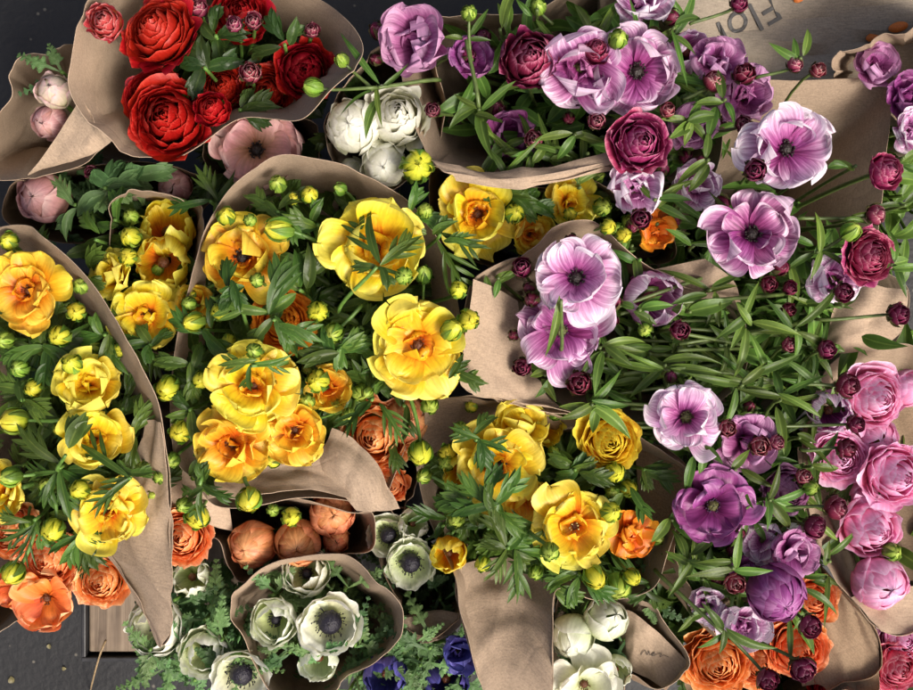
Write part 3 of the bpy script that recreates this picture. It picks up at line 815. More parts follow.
f5 = flap('paper_flap', [[(836,296,.305),(862,288,.31),(907,290,.315)],[(834,325,.30),(862,322,.315),(902,325,.315)],[(828,348,.295),(850,352,.305),(884,346,.31)]])
tag(f5, 'loose tan paper corner between the magenta ranunculus and the pink bunch', 'wrapping paper', 'folded corners of kraft paper')

# bare sides of the wraps, each a part of its wrap
def side(parent, rows, matl=None, wr=.0014): return flap('flap', rows, matl, wr, parent)
side(W_TAIL, [[(146,420,.343),(155,420,.35),(162,422,.36)],[(132,470,.33),(150,470,.342),(167,472,.356)],[(104,536,.318),(136,532,.335),(170,536,.352)],[(120,572,.325),(146,574,.34),(171,580,.35)],[(142,608,.335),(157,610,.345),(172,618,.35)],[(157,644,.345),(161,647,.348),(168,636,.35)]])
side(W_MID, [[(471,279,.352),(490,287,.345),(514,301,.33)],[(466,318,.352),(492,330,.343),(522,348,.325)],[(462,352,.350),(494,364,.343),(532,378,.325)],[(462,386,.346),(505,397,.342),(552,402,.33)],[(500,397,.343),(535,407,.343),(574,417,.343)]])
side(WM, [[(206,470,.315),(250,462,.31),(300,455,.308),(340,450,.31)],[(205,487,.325),(252,482,.318),(302,478,.318),(348,476,.32)],[(214,505,.332),(255,507,.336),(302,501,.331),(350,503,.326)]])
side(W_APR, [[(172,470,.30),(190,466,.308),(222,470,.30)],[(171,490,.298),(196,492,.31),(228,500,.30)],[(172,516,.29),(200,520,.30),(232,528,.29)]])
side(W_LOW, [[(425,404,.318),(452,397,.322),(500,398,.328),(566,418,.33)],[(424,430,.312),(452,418,.312),(500,414,.312),(560,428,.31)],[(420,470,.305),(440,452,.30),(480,432,.295),(540,436,.29)]], KRAFT_SHADE)
side(W_LOW, [[(457,566,.315),(482,560,.29),(520,562,.29),(555,580,.318)],[(459,612,.325),(486,606,.31),(522,606,.31),(554,620,.33)],[(470,652,.335),(494,650,.328),(524,652,.33),(553,660,.338)],[(488,706,.34),(505,712,.342),(528,712,.342),(552,712,.342)]])
side(W_LOW, [[(632,446,.305),(660,450,.325),(689,470,.335)],[(634,490,.295),(660,500,.315),(680,508,.333)],[(640,540,.29),(655,548,.31),(667,552,.332)],[(655,575,.295),(672,590,.31),(690,600,.328)],[(690,620,.285),(704,632,.295),(722,644,.305)]], KRAFT_SHADE)
side(W_SHADE, [[(403,612,.298),(430,606,.285),(461,611,.302)],[(408,622,.302),(430,622,.295),(452,624,.304)],[(412,632,.304),(426,637,.306),(437,640,.307)]])
side(W_SQ, [[(612,610,.285),(634,616,.295),(668,645,.303),(691,666,.308)],[(610,630,.28),(632,642,.292),(656,662,.302),(678,677,.308)],[(612,655,.278),(630,674,.292),(648,682,.302),(663,687,.308)]])
side(W_TOP, [[(432,154,.348),(484,165,.348),(515,163,.348),(562,156,.348),(620,146,.348)],[(446,169,.357),(486,177,.357),(520,176,.357),(564,170,.357),(622,159,.355)],[(456,183,.354),(500,190,.352),(530,189,.352),(566,184,.352),(612,175,.350)]])
side(W_PINK, [[(800,447,.31),(826,448,.30),(866,470,.285)],[(806,500,.316),(830,508,.306),(862,522,.29)],[(821,552,.32),(838,552,.312),(862,548,.29)]])
side(W_PINK, [[(850,598,.326),(872,590,.315),(925,585,.305)],[(864,615,.327),(886,610,.318),(925,606,.308)],[(879,632,.328),(898,634,.322),(930,630,.312)]])
side(W_PINK, [[(880,400,.27),(930,395,.27)],[(884,450,.262),(930,450,.262)],[(884,520,.262),(930,520,.262)],[(882,580,.28),(930,580,.28)]], KRAFT_SHADE)
side(W_FLAT, [[(806,557,.30),(842,592,.302),(881,634,.304)],[(812,600,.29),(844,622,.298),(880,652,.304)],[(800,668,.285),(840,676,.296),(879,673,.304)],[(800,690,.285),(835,682,.296),(862,677,.304)]], KRAFT_SHADE)

# ================================================================== the flowers
# kind, colour, bunch, x, y, radius, height, tilt x, tilt y, label
FL = [
 ('messy','red','red',156,28,37,.345,-.25,-.3,'big scarlet ranunculus on the bare paper side, cut by the top edge'),
 ('ros','red','red',168,118,37,.34,.02,.05,'crimson ranunculus with a tight round swirl, lowest of the red bunch'),
 ('messy','red','red',147,92,27,.328,-.2,-.2,'crimson ranunculus peeping from behind the lowest tight swirl'),
 ('tight','dustyred','red',104,21,17,.362,.1,.1,'small dusty red half-open ranunculus over the bare brown paper'),
 ('tight','red','red',212,109,17,.355,.1,-.1,'small bright red half-open ranunculus touching the lowest tight swirl'),
 ('messy','red','red',240,12,28,.315,.1,-.1,'dark red ranunculus at the top edge behind two small pale-tipped buds'),
 ('ros','red','red',305,70,28,.315,.15,.2,'shaded deep red ranunculus against the folded rim of its wrap'),
 ('messy','red','red',266,92,26,.30,.1,.1,'deep red ranunculus sunk in shadow beside the sepal-covered pink bud'),
 ('messy','red','red',222,86,24,.30,0,0,'deep red ranunculus mostly hidden under dark leaves of the red bunch'),
 ('globe','cream','blush',55,92,18,.32,.1,-.1,'pale green and pink ranunculus globe, upper of the two pale buds'),
 ('globe','blush','blush',51,122,18,.31,-.1,.3,'pale pink ranunculus globe partly behind the folded triangular paper corner'),
 ('globe','blush','faded',45,198,26,.265,-.1,.1,'faded greenish pink ranunculus in shade beside the parsley-like leaves'),
 ('globe','blush','faded',175,187,17,.255,.1,.1,'dim dusty ranunculus under the red bunch, above the small yellow wrap'),
 ('open','blush','rose',257,150,43,.30,0,.1,'dusty rose bloom with a dark eye between red and yellow bunches'),
 ('ball','white','white',354,126,28,.315,-.1,.1,'white ranunculus globe against the paper, crossed by a green sprig'),
 ('tight','white','white',397,116,31,.32,.1,-.05,'ruffled white ranunculus, largest of the white group'),
 ('ball','white','white',384,165,23,.312,0,.25,'smooth white ranunculus globe beside the big striped yellow bud'),
 ('ball','green','white',352,172,15,.29,-.2,.3,'small greenish white bud low under the white globes'),
 # far yellow bunch
 ('open','gold','ylw_far',29,291,42,.355,-.05,.05,'golden bloom with an orange heart under the curled wrap rim at the edge'),
 ('half','yellow','ylw_far',88,386,36,.345,.3,-.25,'yellow cupped bloom with its opening turned to the long paper strip'),
 ('half','yellow','ylw_far',94,440,38,.35,.3,-.2,'golden cupped bloom crossed by a broad leaf, beside the paper strip'),
 ('open','yellow','ylw_far',108,510,41,.355,.05,.1,'bright yellow bloom just over the pointed paper tail'),
 ('half','yellow','ylw_far',8,490,30,.335,-.3,0,'yellow bloom cut by the photo edge above the coral flowers'),
 # small wrap
 ('cup','yellow','ylw_small',167,226,27,.285,.2,-.4,'dull yellow petals in the shade of the small wrap rim'),
 ('cup','yellow','ylw_small',162,264,27,.305,.15,.2,'tulip-like yellow ranunculus with a deep brown throat'),
 ('half','yellow','ylw_small',120,278,28,.30,-.45,-.1,'pale yellow ranunculus seen from its glossy side by the paper strip'),
 ('open','yellow','ylw_small',148,314,38,.312,0,.1,'broad-petalled yellow bloom, lowest in the small wrap'),
 # main yellow
 ('open','gold','ylw_main',243,258,49,.34,-.05,0,'golden bloom with a dark eye, first from the small wrap'),
 ('open','yellow','ylw_main',378,247,54,.352,0,.05,'yellow bloom crossed by a leafy sprig and a round bud'),
 ('open','yellow','ylw_main',418,345,54,.362,.05,.1,'large buttery yellow bloom with orange heart beside the lilac wrap'),
 ('open','yellow','ylw_main',254,386,46,.362,0,-.05,'bright yellow bloom, uppermost of the cluster of three'),
 ('open','gold','ylw_main',232,444,42,.355,-.1,.2,'orange-hearted bloom at the front of the cluster of three'),
 ('open','gold','ylw_main',295,430,35,.352,.1,.1,'small ruffled golden bloom on the paper side of the cluster of three'),
 ('messy','amber','ylw_main',283,322,28,.335,.1,0,'orange crumpled bloom partly hidden behind leaves above the cluster of three'),
 ('half','gold','ylw_main',327,388,26,.325,.3,0,'narrow golden bloom in shade between buds and the orange ranunculus'),
 ('half','gold','ylw_main',195,300,22,.315,.2,.2,'small shaded yellow bloom at the rim of the central wrap'),
 # yellow top
 ('open','yellow','ylw_top',478,214,47,.325,-.1,.1,'wide yellow bloom with orange heart under the pale purple-bunch rim'),
 ('half','gold','ylw_top',529,234,24,.318,.3,.2,'orange-throated yellow bloom tucked beside the wide one'),
 ('half','yellow','ylw_top',568,203,28,.31,.1,0,'dull yellow bloom in the shade holding a round bud in its middle'),
 ('half','amber','ylw_top',652,232,22,.315,.2,.1,'orange-yellow bloom squeezed between lilac petals and a maroon bud'),
 # lower yellow
 ('open','yellow','ylw_low',498,466,48,.345,-.1,.05,'yellow bloom with a small dark eye among leafy sprigs'),
 ('half','yellow','ylw_low',514,430,34,.33,.1,-.4,'yellow bloom turned away behind the one with the small dark eye'),
 ('open','yellow','ylw_low',574,526,47,.36,-.05,.05,'brightest yellow bloom with pale threads in its orange heart'),
 ('messy','gold','ylw_low',610,442,29,.345,0,.1,'closed orange-yellow ranunculus under the drooping leaves of the lilac wrap'),
 ('half','amber','ylw_low',627,532,25,.335,.3,.1,'orange bloom behind the brightest yellow one, by the brown paper'),
 ('half','gold','ylw_low',523,494,28,.328,.2,.3,'golden orange petals under the yellow bloom with the small dark eye'),
 ('cup','yellow','ylw_low',462,474,19,.34,-.3,.1,'small yellow cup-shaped bloom at the edge of the lower bunch'),
 ('cup','yellow','ylw_low',448,556,18,.325,-.1,.2,'tiny pale yellow cup with an orange throat beside the anemones'),
 ('cup','yellow','ylw_low',545,428,20,.315,.2,0,'dim yellow petals in the dark middle of the lower bunch'),
 # orange and coral
 ('ball','apricot','peach_mid',408,420,25,.30,.2,-.1,'smooth apricot ranunculus globe under a hanging bud stem'),
 ('messy','coral','peach_mid',374,437,36,.305,-.1,.1,'ruffled orange ranunculus below the central yellow bunch'),
 ('tight','coral','peach_mid',391,485,17,.295,.1,.2,'small pale-tipped orange bud in the narrow paper throat'),
 ('ball','apricot','peach_low',254,544,24,.295,-.2,.1,'smooth apricot globe nearest the feathery foliage in the low wrap'),
 ('ball','apricot','peach_low',298,544,24,.297,.1,.1,'apricot globe in the middle of the low wrap'),
 ('ball','apricot','peach_low',332,514,23,.295,.2,-.1,'apricot globe under the creased paper corner'),
 ('globe','apricot','peach_low',336,540,14,.285,.2,.1,'small brownish apricot bud in the shaded end of the low wrap'),
 ('messy','coral','anem_left',181,537,27,.305,0,0,'orange ranunculus beside the paper tail, under a pale green bud'),
 ('messy','coral','coral',8,531,27,.315,-.1,0,'coral ranunculus cut by the photo edge under the yellow bunch'),
 ('messy','coral','coral',46,560,30,.315,0,.1,'large ruffled coral ranunculus crossed by dark stems'),
 ('open','coral','coral',47,598,36,.31,0,.2,'coral bloom with broad petals at the bottom, over the dark floor'),
 ('messy','coral','coral',100,582,26,.31,.1,.1,'coral ranunculus beside the paper tail, over the tray'),
 ('open','orange','coral',16,588,24,.30,-.2,.1,'deep orange petals low among the coral blooms'),
 # anemones
 ('anemone_shut','green','anem_cone',273,622,24,.315,-.1,0,'greenish white anemone rolled half shut in the open paper cone'),
 ('anemone','white','anem_cone',329,626,29,.325,.05,.05,'white anemone with a large black eye in the open paper cone'),
 ('anemone_shut','green','anem_cone',306,572,24,.305,.05,-.35,'pale anemone under the upper rim of the open paper cone'),
 ('cup','green','anem_cone',318,664,19,.312,0,.4,'closed green-white anemone cup at the lip of the open paper cone'),
 ('anemone','green','anem_small',387,536,20,.295,-.1,-.1,'small narrow anemone with a black eye, nearer the apricot globes'),
 ('anemone','green','anem_small',410,566,24,.30,0,.1,'upright green-rimmed anemone with a deep black eye beside the open cone'),
 ('cup','green','anem_small',414,524,15,.295,.2,-.1,'small folded greenish white anemone above the green-rimmed one'),
 ('anemone_shut','white','anem_left',155,628,29,.29,-.2,-.1,'white anemone under the tip of the paper tail'),
 ('anemone_shut','green','anem_left',204,654,24,.30,.1,.05,'light green anemone in the feathery foliage by the open cone'),
 ('anemone','white','anem_left',240,680,28,.31,.1,.2,'white anemone with dark blue eye at the bottom edge'),
 ('cup','green','anem_left',190,577,19,.285,0,-.2,'withered greenish tan bud above the feathery foliage'),
 ('cup','blue','anem_blue',385,677,22,.30,0,.1,'deep blue anemone among feathery leaves at the bottom edge'),
 ('half','blue','anem_blue',457,650,22,.30,.2,0,'bright blue anemone beside the hanging brown flap'),
 ('cup','blue','anem_blue',447,684,22,.29,.1,.2,'near-black blue anemone in shadow at the bottom edge'),
 ('globe','green','anem_white',573,636,23,.30,-.35,.5,'pale green anemone folded shut beside the hanging brown flap',None,'anemone'),
 ('globe','green','anem_white',606,620,22,.305,.35,-.45,'pale green anemone standing against the square paper corner',None,'anemone'),
 ('open','white','anem_white',584,684,37,.31,0,.15,'large white anemone cut by the bottom edge'),
 ('cup','green','anem_white',618,672,15,.30,.2,.1,'little green-white anemone bud beside the large white one'),
 # top purple bunch
 ('half','mauve','prp_top',422,44,42,.335,-.3,.1,'mauve bloom with upright petals over the white ranunculus'),
 ('half','orchid','prp_top',580,68,46,.35,-.1,.35,'lilac bloom with two long hanging petals beside the maroon rosette'),
 ('open','orchid','prp_top',637,72,48,.352,.05,0,'lilac bloom with one broad white upright petal and dark eye'),
 ('half','lilac','prp_top',640,6,30,.33,0,-.3,'striped lilac bloom cut by the top edge'),
 ('tight','maroon','prp_top',530,59,28,.36,0,.02,'large maroon ranunculus rosette in the top purple bunch'),
 ('tight','maroon','prp_top',597,48,15,.366,0,0,'small maroon rosette between the two lilac blooms'),
 ('ros','magenta','prp_top',641,142,28,.368,.05,.05,'wine red ranunculus rosette hanging over the pale rim'),
 ('half','purple','prp_top',512,136,30,.29,0,.1,'dark purple bloom deep in shadow behind the pale rim'),
 ('half','mauve','prp_top',713,66,29,.325,.1,-.2,'faded mauve bloom beside the printed paper bag'),
 ('half','mauve','prp_top',742,96,32,.315,.1,.1,'mauve bloom in shade right behind the biggest lilac bloom'),
 ('cup','lilac','prp_top',692,50,20,.33,.3,0,'single pale lilac petal cup among bright leaves near the bag'),
 ('half','mauve','prp_top',690,128,28,.31,0,.1,'purple bloom in shade between the wine rosette and the biggest lilac bloom'),
 ('half','lilac','prp_top',634,188,33,.345,-.1,.2,'folded lilac bloom below the wine red rosette'),
 ('half','lilac','prp_right',694,186,28,.33,.1,.1,'pale lilac petals among leaves between rosette and round blooms'),
 ('half','purple','prp_top',470,60,26,.315,.2,0,'purple petals behind the tall green bud stem at the top'),
 # right purple
 ('open','lilac','prp_right',786,149,46,.372,.02,.05,'biggest round lilac bloom with dark eye, beside the flat tan paper'),
 ('open','orchid','prp_right',752,234,47,.372,-.02,.05,'round striped lilac bloom with dark eye, below the biggest one'),
 ('half','lilac','prp_right',832,280,30,.33,0,.1,'lilac bloom partly covered by leaves beside the magenta ranunculus'),
 ('messy','magenta','prp_right',873,256,26,.355,.25,.05,'magenta ranunculus seen from its ruffled side'),
 ('tight','magenta','prp_right',887,171,17,.36,.3,0,'dark wine ranunculus bud just opening at the end of a bare stem'),
 ('half','mauve','prp_edge',872,68,26,.285,0,-.1,'mauve bloom in the shaded mouth of the curved tan wrap'),
 ('half','purple','prp_edge',903,100,26,.29,.1,0,'purple bloom at the photo edge beside the flat tan paper'),
 ('half','lilac','prp_edge',905,132,24,.30,.1,.1,'lilac petals at the photo edge below the purple bloom'),
 # middle purple
 ('open','lilac','prp_mid',576,278,45,.372,0,-.05,'lilac bloom with dark eye, upper of the central pair'),
 ('open','orchid','prp_mid',561,330,46,.36,-.05,.1,'lilac bloom crossed by a leaf, lower of the central pair'),
 ('cup','lilac','prp_mid',655,299,28,.345,.2,.15,'folded pink-lilac bloom seen from its striped side'),
 # lower purple
 ('open','lilac','prp_low',686,417,40,.376,0,0,'pale lilac bloom with frilled petals between yellow bunch and stems'),
 ('half','mauve','prp_low',744,440,31,.35,0,.15,'dusky lilac bloom beside the frilled pale one'),
 ('open','purple','prp_low',712,505,41,.362,0,.05,'deep purple bloom with spread petals over the brown paper'),
 ('ros','mauve','prp_low',789,491,23,.34,.1,.1,'mauve ranunculus rosette among stems beside the pink bunch'),
 ('ball','purple','prp_low',776,592,29,.362,.05,.3,'plum purple tulip-shaped bloom touching the orange ranunculus'),
 ('half','mauve','prp_low',789,550,27,.345,.2,0,'pink-mauve bloom right above the plum tulip-shaped one'),
 ('half','lilac','prp_low',762,540,22,.335,-.2,.1,'narrow lilac bloom with one upright petal above the plum one'),
 ('half','lilac','prp_low',744,622,26,.335,-.1,.15,'pale lilac bloom just over the orange ranunculus'),
 ('half','lilac','prp_low',708,602,22,.325,-.2,.1,'shaded lilac petals by the brown paper wrap edge'),
 ('half','purple','prp_low',745,572,20,.33,0,0,'small dark purple bloom in shade over the wine striped bud'),
 ('cup','lilac','prp_low',831,412,21,.335,-.1,.1,'pale lilac petal cup touching the pink ranunculus'),
 # pink
 ('ros','pink','pink',876,398,31,.33,.1,.05,'pink ranunculus with a rosy heart below the loose paper corner'),
 ('ball','pink','pink',909,388,20,.32,.1,0,'pink ranunculus cut by the photo edge'),
 ('messy','pink','pink',841,458,26,.325,-.1,.1,'pink ranunculus with fine petal rings behind two dark buds'),
 ('globe','pink','pink',874,438,22,.312,0,0,'pink globe in the middle of the pink bunch'),
 ('ros','pink','pink',897,476,31,.335,.1,.05,'large pale pink ranunculus with a swirled heart at the edge'),
 ('ball','pink','pink',869,496,20,.315,0,0,'pink globe mostly under its larger swirled neighbour'),
 ('tight','pink','pink',872,528,29,.325,.1,.1,'open pink ranunculus showing a deep pink heart over the paper'),
 ('ball','pink','pink',879,583,27,.325,.1,.05,'smooth closed pink ranunculus globe alone above the wrap rim'),
 # bottom right
 ('messy','orange','orange',814,600,25,.305,.1,-.05,'orange ranunculus against the plain flat paper side'),
 ('messy','orange','orange',800,650,30,.305,.05,.1,'orange ranunculus behind two dark plum buds'),
 ('messy','orange','orange',718,664,32,.30,-.1,.1,'largest orange ranunculus in the corner by the dark gap'),
 ('messy','orange','orange',760,664,25,.295,0,.1,'orange ranunculus half hidden under purple leaves and stems'),
 ('ros','red','rasp',834,688,22,.28,0,.1,'red ranunculus at the bottom edge under the plain paper side'),
 ('messy','rasp','rasp',899,668,26,.29,.1,.1,'raspberry pink ranunculus in the bottom corner'),
 ('messy','rasp','rasp',866,690,24,.28,0,.1,'raspberry ranunculus half cut by the bottom edge'),
 ('messy','pink','rasp',904,640,24,.285,.1,-.1,'rosy pink ranunculus under the rim of the pink wrap'),
 ('messy','red','rasp',893,636,16,.27,0,0,'rose red ranunculus peeping behind the rosy pink one'),
]
for t in FL: flower(*t)

# ================================================================== the buds
# colour, bunch, x, y, radius, height, tilt x, tilt y, label, (stem end)
BD = [
 ('budpink','red',234,24,11,.35,0,0,'pale-tipped red bud at the top of the red bunch, nearer the scarlet bloom'),
 ('budpink','red',253,21,10,.348,.1,0,'pale-tipped red bud at the top of the red bunch, nearer the shaded rim'),
 ('budpink','red',250,72,15,.352,.1,0,'sepal-covered pink bud alone in the middle of the red bunch'),
 ('budpink','red',312,30,10,.335,.2,-.1,'small pink bud with feathery sepals by the shaded rim'),
 ('budpink','red',199,8,12,.33,0,-.3,'pinkish white bud at the top edge beside the scarlet bloom'),
 ('budpink','faded',92,173,9,.27,0,.2,'tiny pink bud just under the paper below the triangular corner'),
 ('budgreen','prp_top',313,87,11,.372,-.85,-.05,'long striped green bud reaching over the red bunch', (377,88,.365)),
 ('budgreen','prp_top',342,60,8,.368,-.5,-.5,'little green bud over the shaded paper rim', (372,90,.362)),
 ('budyellow','white',417,166,20,.34,.1,.1,'big striped yellow bud between white globe and purple rim'),
 # far yellow
 ('budyellow','ylw_far',9,241,12,.35,0,-.2,'yellow bud in the corner of the wrap rim above the golden edge bloom'),
 ('budgreen','ylw_far',81,286,9,.345,.2,-.1,'small green bud right beside the golden edge bloom'),
 ('budyellow','ylw_far',76,312,11,.348,.2,0,'yellow bud below the small green one beside the paper strip'),
 ('budyellow','ylw_far',60,336,13,.352,0,.2,'plump yellow bud below the golden edge bloom'),
 ('budgreen','ylw_far',5,340,10,.34,-.2,.1,'green bud at the photo edge below the golden edge bloom'),
 ('budyellow','ylw_far',72,364,13,.365,.1,-.3,'yellow-green bud resting on the upper cupped bloom'),
 ('budyellow','ylw_far',34,388,10,.34,0,0,'round yellow bud in dark leaves beside the upper cupped bloom'),
 ('budgreen','ylw_far',20,368,10,.335,-.2,-.1,'dull green bud above the long sideways yellow one'),
 ('budyellow','ylw_far',14,421,15,.35,-.75,0,'long sideways yellow-green bud at the photo edge', (60,420,.345)),
 ('budgreen','ylw_far',11,477,11,.36,-.7,0,'green bud on a straight stem over the edge-cut yellow bloom', (58,472,.35)),
 ('budyellow','ylw_far',80,490,12,.365,-.1,-.1,'yellow-green bud touching the bloom over the paper tail'),
 ('budgreen','ylw_far',143,469,10,.368,.2,0,'green bud standing at the narrow point of the paper strip'),
 ('budyellow','ylw_far',53,530,13,.35,0,.3,'half-green bud hanging above the large coral ranunculus', (56,500,.34)),
 ('budyellow','ylw_far',13,573,15,.345,-.35,.5,'long green and yellow bud drooping over the coral blooms', (40,520,.33)),
 # small wrap
 ('budyellow','ylw_small',131,237,12,.312,-.1,-.1,'bright yellow bud against the shadow of the small wrap'),
 ('budgreen','ylw_small',131,217,9,.295,0,-.1,'dim green bud under the small wrap rim'),
 ('budyellow','ylw_small',128,257,10,.315,.1,.1,'orange-tinged bud between the two pale yellow flowers'),
 ('budyellow','ylw_main',226,216,12,.352,-.05,-.3,'yellow bud at the rim above the golden dark-eyed bloom'),
 ('budyellow','ylw_main',194,322,13,.345,-.6,.1,'sideways yellow bud at the small wrap edge under dark leaves', (225,318,.335)),
 ('budgreen','ylw_main',189,304,9,.338,-.1,0,'little green bud above the sideways yellow one'),
 ('budyellow','ylw_main',220,312,11,.345,0,.2,'yellow bud under the golden dark-eyed bloom'),
 ('budyellow','ylw_main',229,341,10,.342,.1,.1,'yellow-green bud over the cluster of three'),
 ('budyellow','ylw_main',168,388,15,.335,-.2,.2,'fat yellow bud at the paper strip beside the cluster of three'),
 ('budyellow','ylw_main',181,432,13,.34,0,.1,'round yellow-green bud at the strip beside the orange-hearted bloom'),
 ('budgreen','ylw_main',172,460,10,.33,-.1,.3,'green bud lowest along the paper strip of the central bunch'),
 ('budyellow','ylw_main',201,380,11,.35,0,0,'yellow bud just beside the bloom uppermost of the three'),
 ('budgreen','ylw_main',278,184,11,.35,0,-.2,'green bud highest against the central wrap paper'),
 ('budyellow','ylw_main',309,195,11,.352,.1,-.2,'yellow-tipped bud second along the central wrap paper'),
 ('budyellow','ylw_main',293,199,8,.345,0,-.1,'small yellow bud between the two along the wrap paper'),
 ('budgreen','ylw_main',250,220,8,.358,0,0,'tiny green bud over the top petals of the golden dark-eyed bloom'),
 ('budyellow','ylw_main',279,229,15,.362,-.8,-.05,'long green-striped yellow bud lying sideways between two blooms', (316,241,.345)),
 ('budgreen','ylw_main',404,276,10,.385,.1,.1,'round green bud on the lower petals of the sprig-crossed bloom', (378,268,.372)),
 ('budgreen','ylw_main',257,280,9,.362,0,0,'dim green bud low on the golden dark-eyed bloom'),
 ('budyellow','ylw_main',318,312,14,.352,.1,.1,'broad yellow-green bud beside the orange crumpled bloom'),
 ('budgreen','ylw_main',334,333,11,.355,-.3,.3,'green bud on a slanting stem near the buttery bloom', (362,305,.345)),
 ('budgreen','ylw_main',254,351,10,.385,-.1,-.1,'green bud standing over the bloom uppermost of the three'),
 ('budyellow','ylw_main',318,381,13,.352,-.1,-.1,'yellow bud over the narrow golden bloom in shade'),
 ('budgreen','ylw_main',349,416,10,.345,-.1,.3,'green bud over the ruffled orange ranunculus'),
 ('budyellow','ylw_main',420,453,13,.355,0,.5,'yellow bud hanging from a long bare stem over dim paper', (403,390,.33)),
 ('budyellow','ylw_main',249,500,14,.365,0,.6,'yellow bud hanging below the cluster of three over the paper', (245,478,.355)),
 ('budgreen','ylw_main',425,211,10,.355,0,-.1,'green bud under the big striped yellow bud'),
 ('budyellow','ylw_main',458,290,11,.37,.1,-.2,'yellow-green bud beside the broad bare paper, upper of two'),
 ('budyellow','ylw_main',468,320,13,.372,.1,.1,'yellow-green bud beside the broad bare paper, lower of two'),
 ('budyellow','ylw_main',452,330,12,.378,.5,-.4,'slender pale yellow bud at the edge of the buttery bloom'),
 ('budyellow','ylw_main',197,517,14,.335,.1,.2,'pale green opening bud over the orange ranunculus by the paper tail'),
 ('budgreen','ylw_main',184,505,9,.34,-.2,0,'small green bud just over the pale opening one'),
 # yellow top
 ('budyellow','ylw_top',515,213,12,.34,.1,-.1,'yellow bud between the wide yellow bloom and green leaves'),
 ('budyellow','ylw_top',570,214,9,.338,0,.1,'round yellow bud in the middle of the dull yellow bloom'),
 ('budgreen','ylw_top',602,207,11,.325,.1,0,'shaded yellow-green bud beside the dull yellow bloom'),
 ('budyellow','ylw_top',608,227,9,.365,.2,.1,'bright green bud just over the central wrap peak'),
 ('budyellow','ylw_top',624,235,10,.362,.1,.1,'bright yellow-green bud under the folded lilac bloom'),
 # lower yellow
 ('budgreen','ylw_low',461,429,10,.345,0,-.1,'green bud alone against dim paper above the small yellow cup'),
 ('budyellow','ylw_low',447,453,11,.335,-.1,0,'shaded orange-yellow bud between hanging bud and small yellow cup'),
 ('budgreen','ylw_low',424,476,9,.34,-.4,.1,'green bud on the paper under the hanging yellow one', (452,486,.33)),
 ('budgreen','ylw_low',554,452,8,.335,0,0,'small green bud in the dark middle of the lower bunch'),
 ('budgreen','ylw_low',494,539,12,.355,0,.1,'round green bud among leaves in front of the brightest bloom'),
 ('budyellow','ylw_low',499,520,10,.35,0,.1,'yellow star-shaped bud above the round green one'),
 ('budyellow','ylw_low',483,564,9,.352,-.3,.2,'light green bud over the hanging brown flap'),
 ('budyellow','ylw_low',614,472,12,.345,.1,.1,'yellow-green bud under the closed orange ranunculus'),
 ('budyellow','ylw_low',611,512,12,.368,.2,-.2,'pale yellow bud at the shoulder of the brightest bloom'),
 ('budgreen','ylw_low',550,552,12,.382,-.1,.2,'green bud on the lower petals of the brightest bloom', (530,532,.36)),
 ('budyellow','ylw_low',595,577,15,.362,.3,.4,'long yellow bud hanging under the brightest bloom'),
 ('budyellow','ylw_low',632,577,11,.355,.3,.3,'yellow-green bud at the paper edge under the orange bloom'),
 ('budgreen','ylw_low',618,586,14,.34,0,.4,'drooping green bud above the pale green anemones'),
 ('budyellow','ylw_low',628,488,10,.335,.2,0,'shaded yellow bud beside the brown paper'),
 ('budyellow','peach_low',291,517,13,.32,.1,-.1,'pale yellow ranunculus bud on top of the apricot globes'),
 ('budgreen','peach_low',273,510,8,.315,0,-.1,'small pale green bud by the paper rim over the apricot globes'),
 # purple
 ('budgreen','prp_top',469,13,10,.375,0,-.2,'green bud at the tip of the tall stem in the top purple bunch', (472,60,.36)),
 ('budgreen','prp_top',538,7,9,.34,-.2,-.2,'grey green bud at the top edge above the maroon rosette', (552,24,.33)),
 ('budgreen','prp_top',618,39,12,.375,.1,-.2,'striped green bud between the lilac blooms'),
 ('budpink','prp_top',597,121,12,.36,0,.2,'pink-tipped bud hanging below the two top lilac blooms'),
 ('budpink','prp_top',534,139,11,.335,-.2,.1,'pink-tipped bud in the shade over the pale rim'),
 ('budpink','prp_top',668,110,10,.36,.1,-.1,'pink-tipped bud just above the wine red rosette'),
 ('budpink','prp_top',433,110,10,.34,0,.1,'small reddish bud beside the ruffled white ranunculus'),
 ('budmaroon','prp_top',739,3,12,.365,.2,-.2,'maroon bud at the top edge beside the printed letters', (690,24,.35)),
 ('budpink','prp_top',714,81,15,.352,.3,-.3,'rosy bud in green sepals over the faded mauve bloom', (683,100,.345)),
 ('budmaroon','prp_top',744,73,13,.345,0,-.3,'maroon bud with long thin sepals against the paper bag'),
 ('budpink','prp_right',795,64,11,.36,.3,-.3,'wine bud with two long leaves against the paper bag', (756,78,.345)),
 ('budpink','prp_right',818,70,10,.357,.3,0,'round wine bud beside the one with two long leaves'),
 ('budpink','prp_top',744,124,10,.362,0,0,'small dusty maroon bud touching the biggest lilac bloom'),
 ('budmaroon','prp_right',755,170,13,.388,-.2,.2,'dark green and maroon bud on the lower petals of the biggest lilac bloom'),
 ('budpink','prp_right',876,214,12,.352,.6,-.1,'pink and green bud at the end of a straight bare stem', (797,218,.345)),
 ('budgreen','prp_right',851,231,11,.358,.4,-.5,'pale green bud touching the magenta ranunculus', (820,252,.34)),
 ('budmaroon','prp_right',769,284,11,.352,.1,.1,'maroon bud under the round striped lilac bloom'),
 ('budmaroon','prp_right',790,288,9,.345,.2,0,'dark purple bud next along from the maroon one under the striped bloom'),
 ('budmaroon','prp_right',844,292,13,.36,.1,.1,'large dark maroon bud over the leaf-covered lilac bloom'),
 ('budmaroon','prp_right',899,314,13,.35,.4,0,'maroon bud over the loose tan paper corner', (815,318,.325)),
 ('budmaroon','prp_right',789,310,9,.34,.2,0,'small purple bud in the middle of the green stems'),
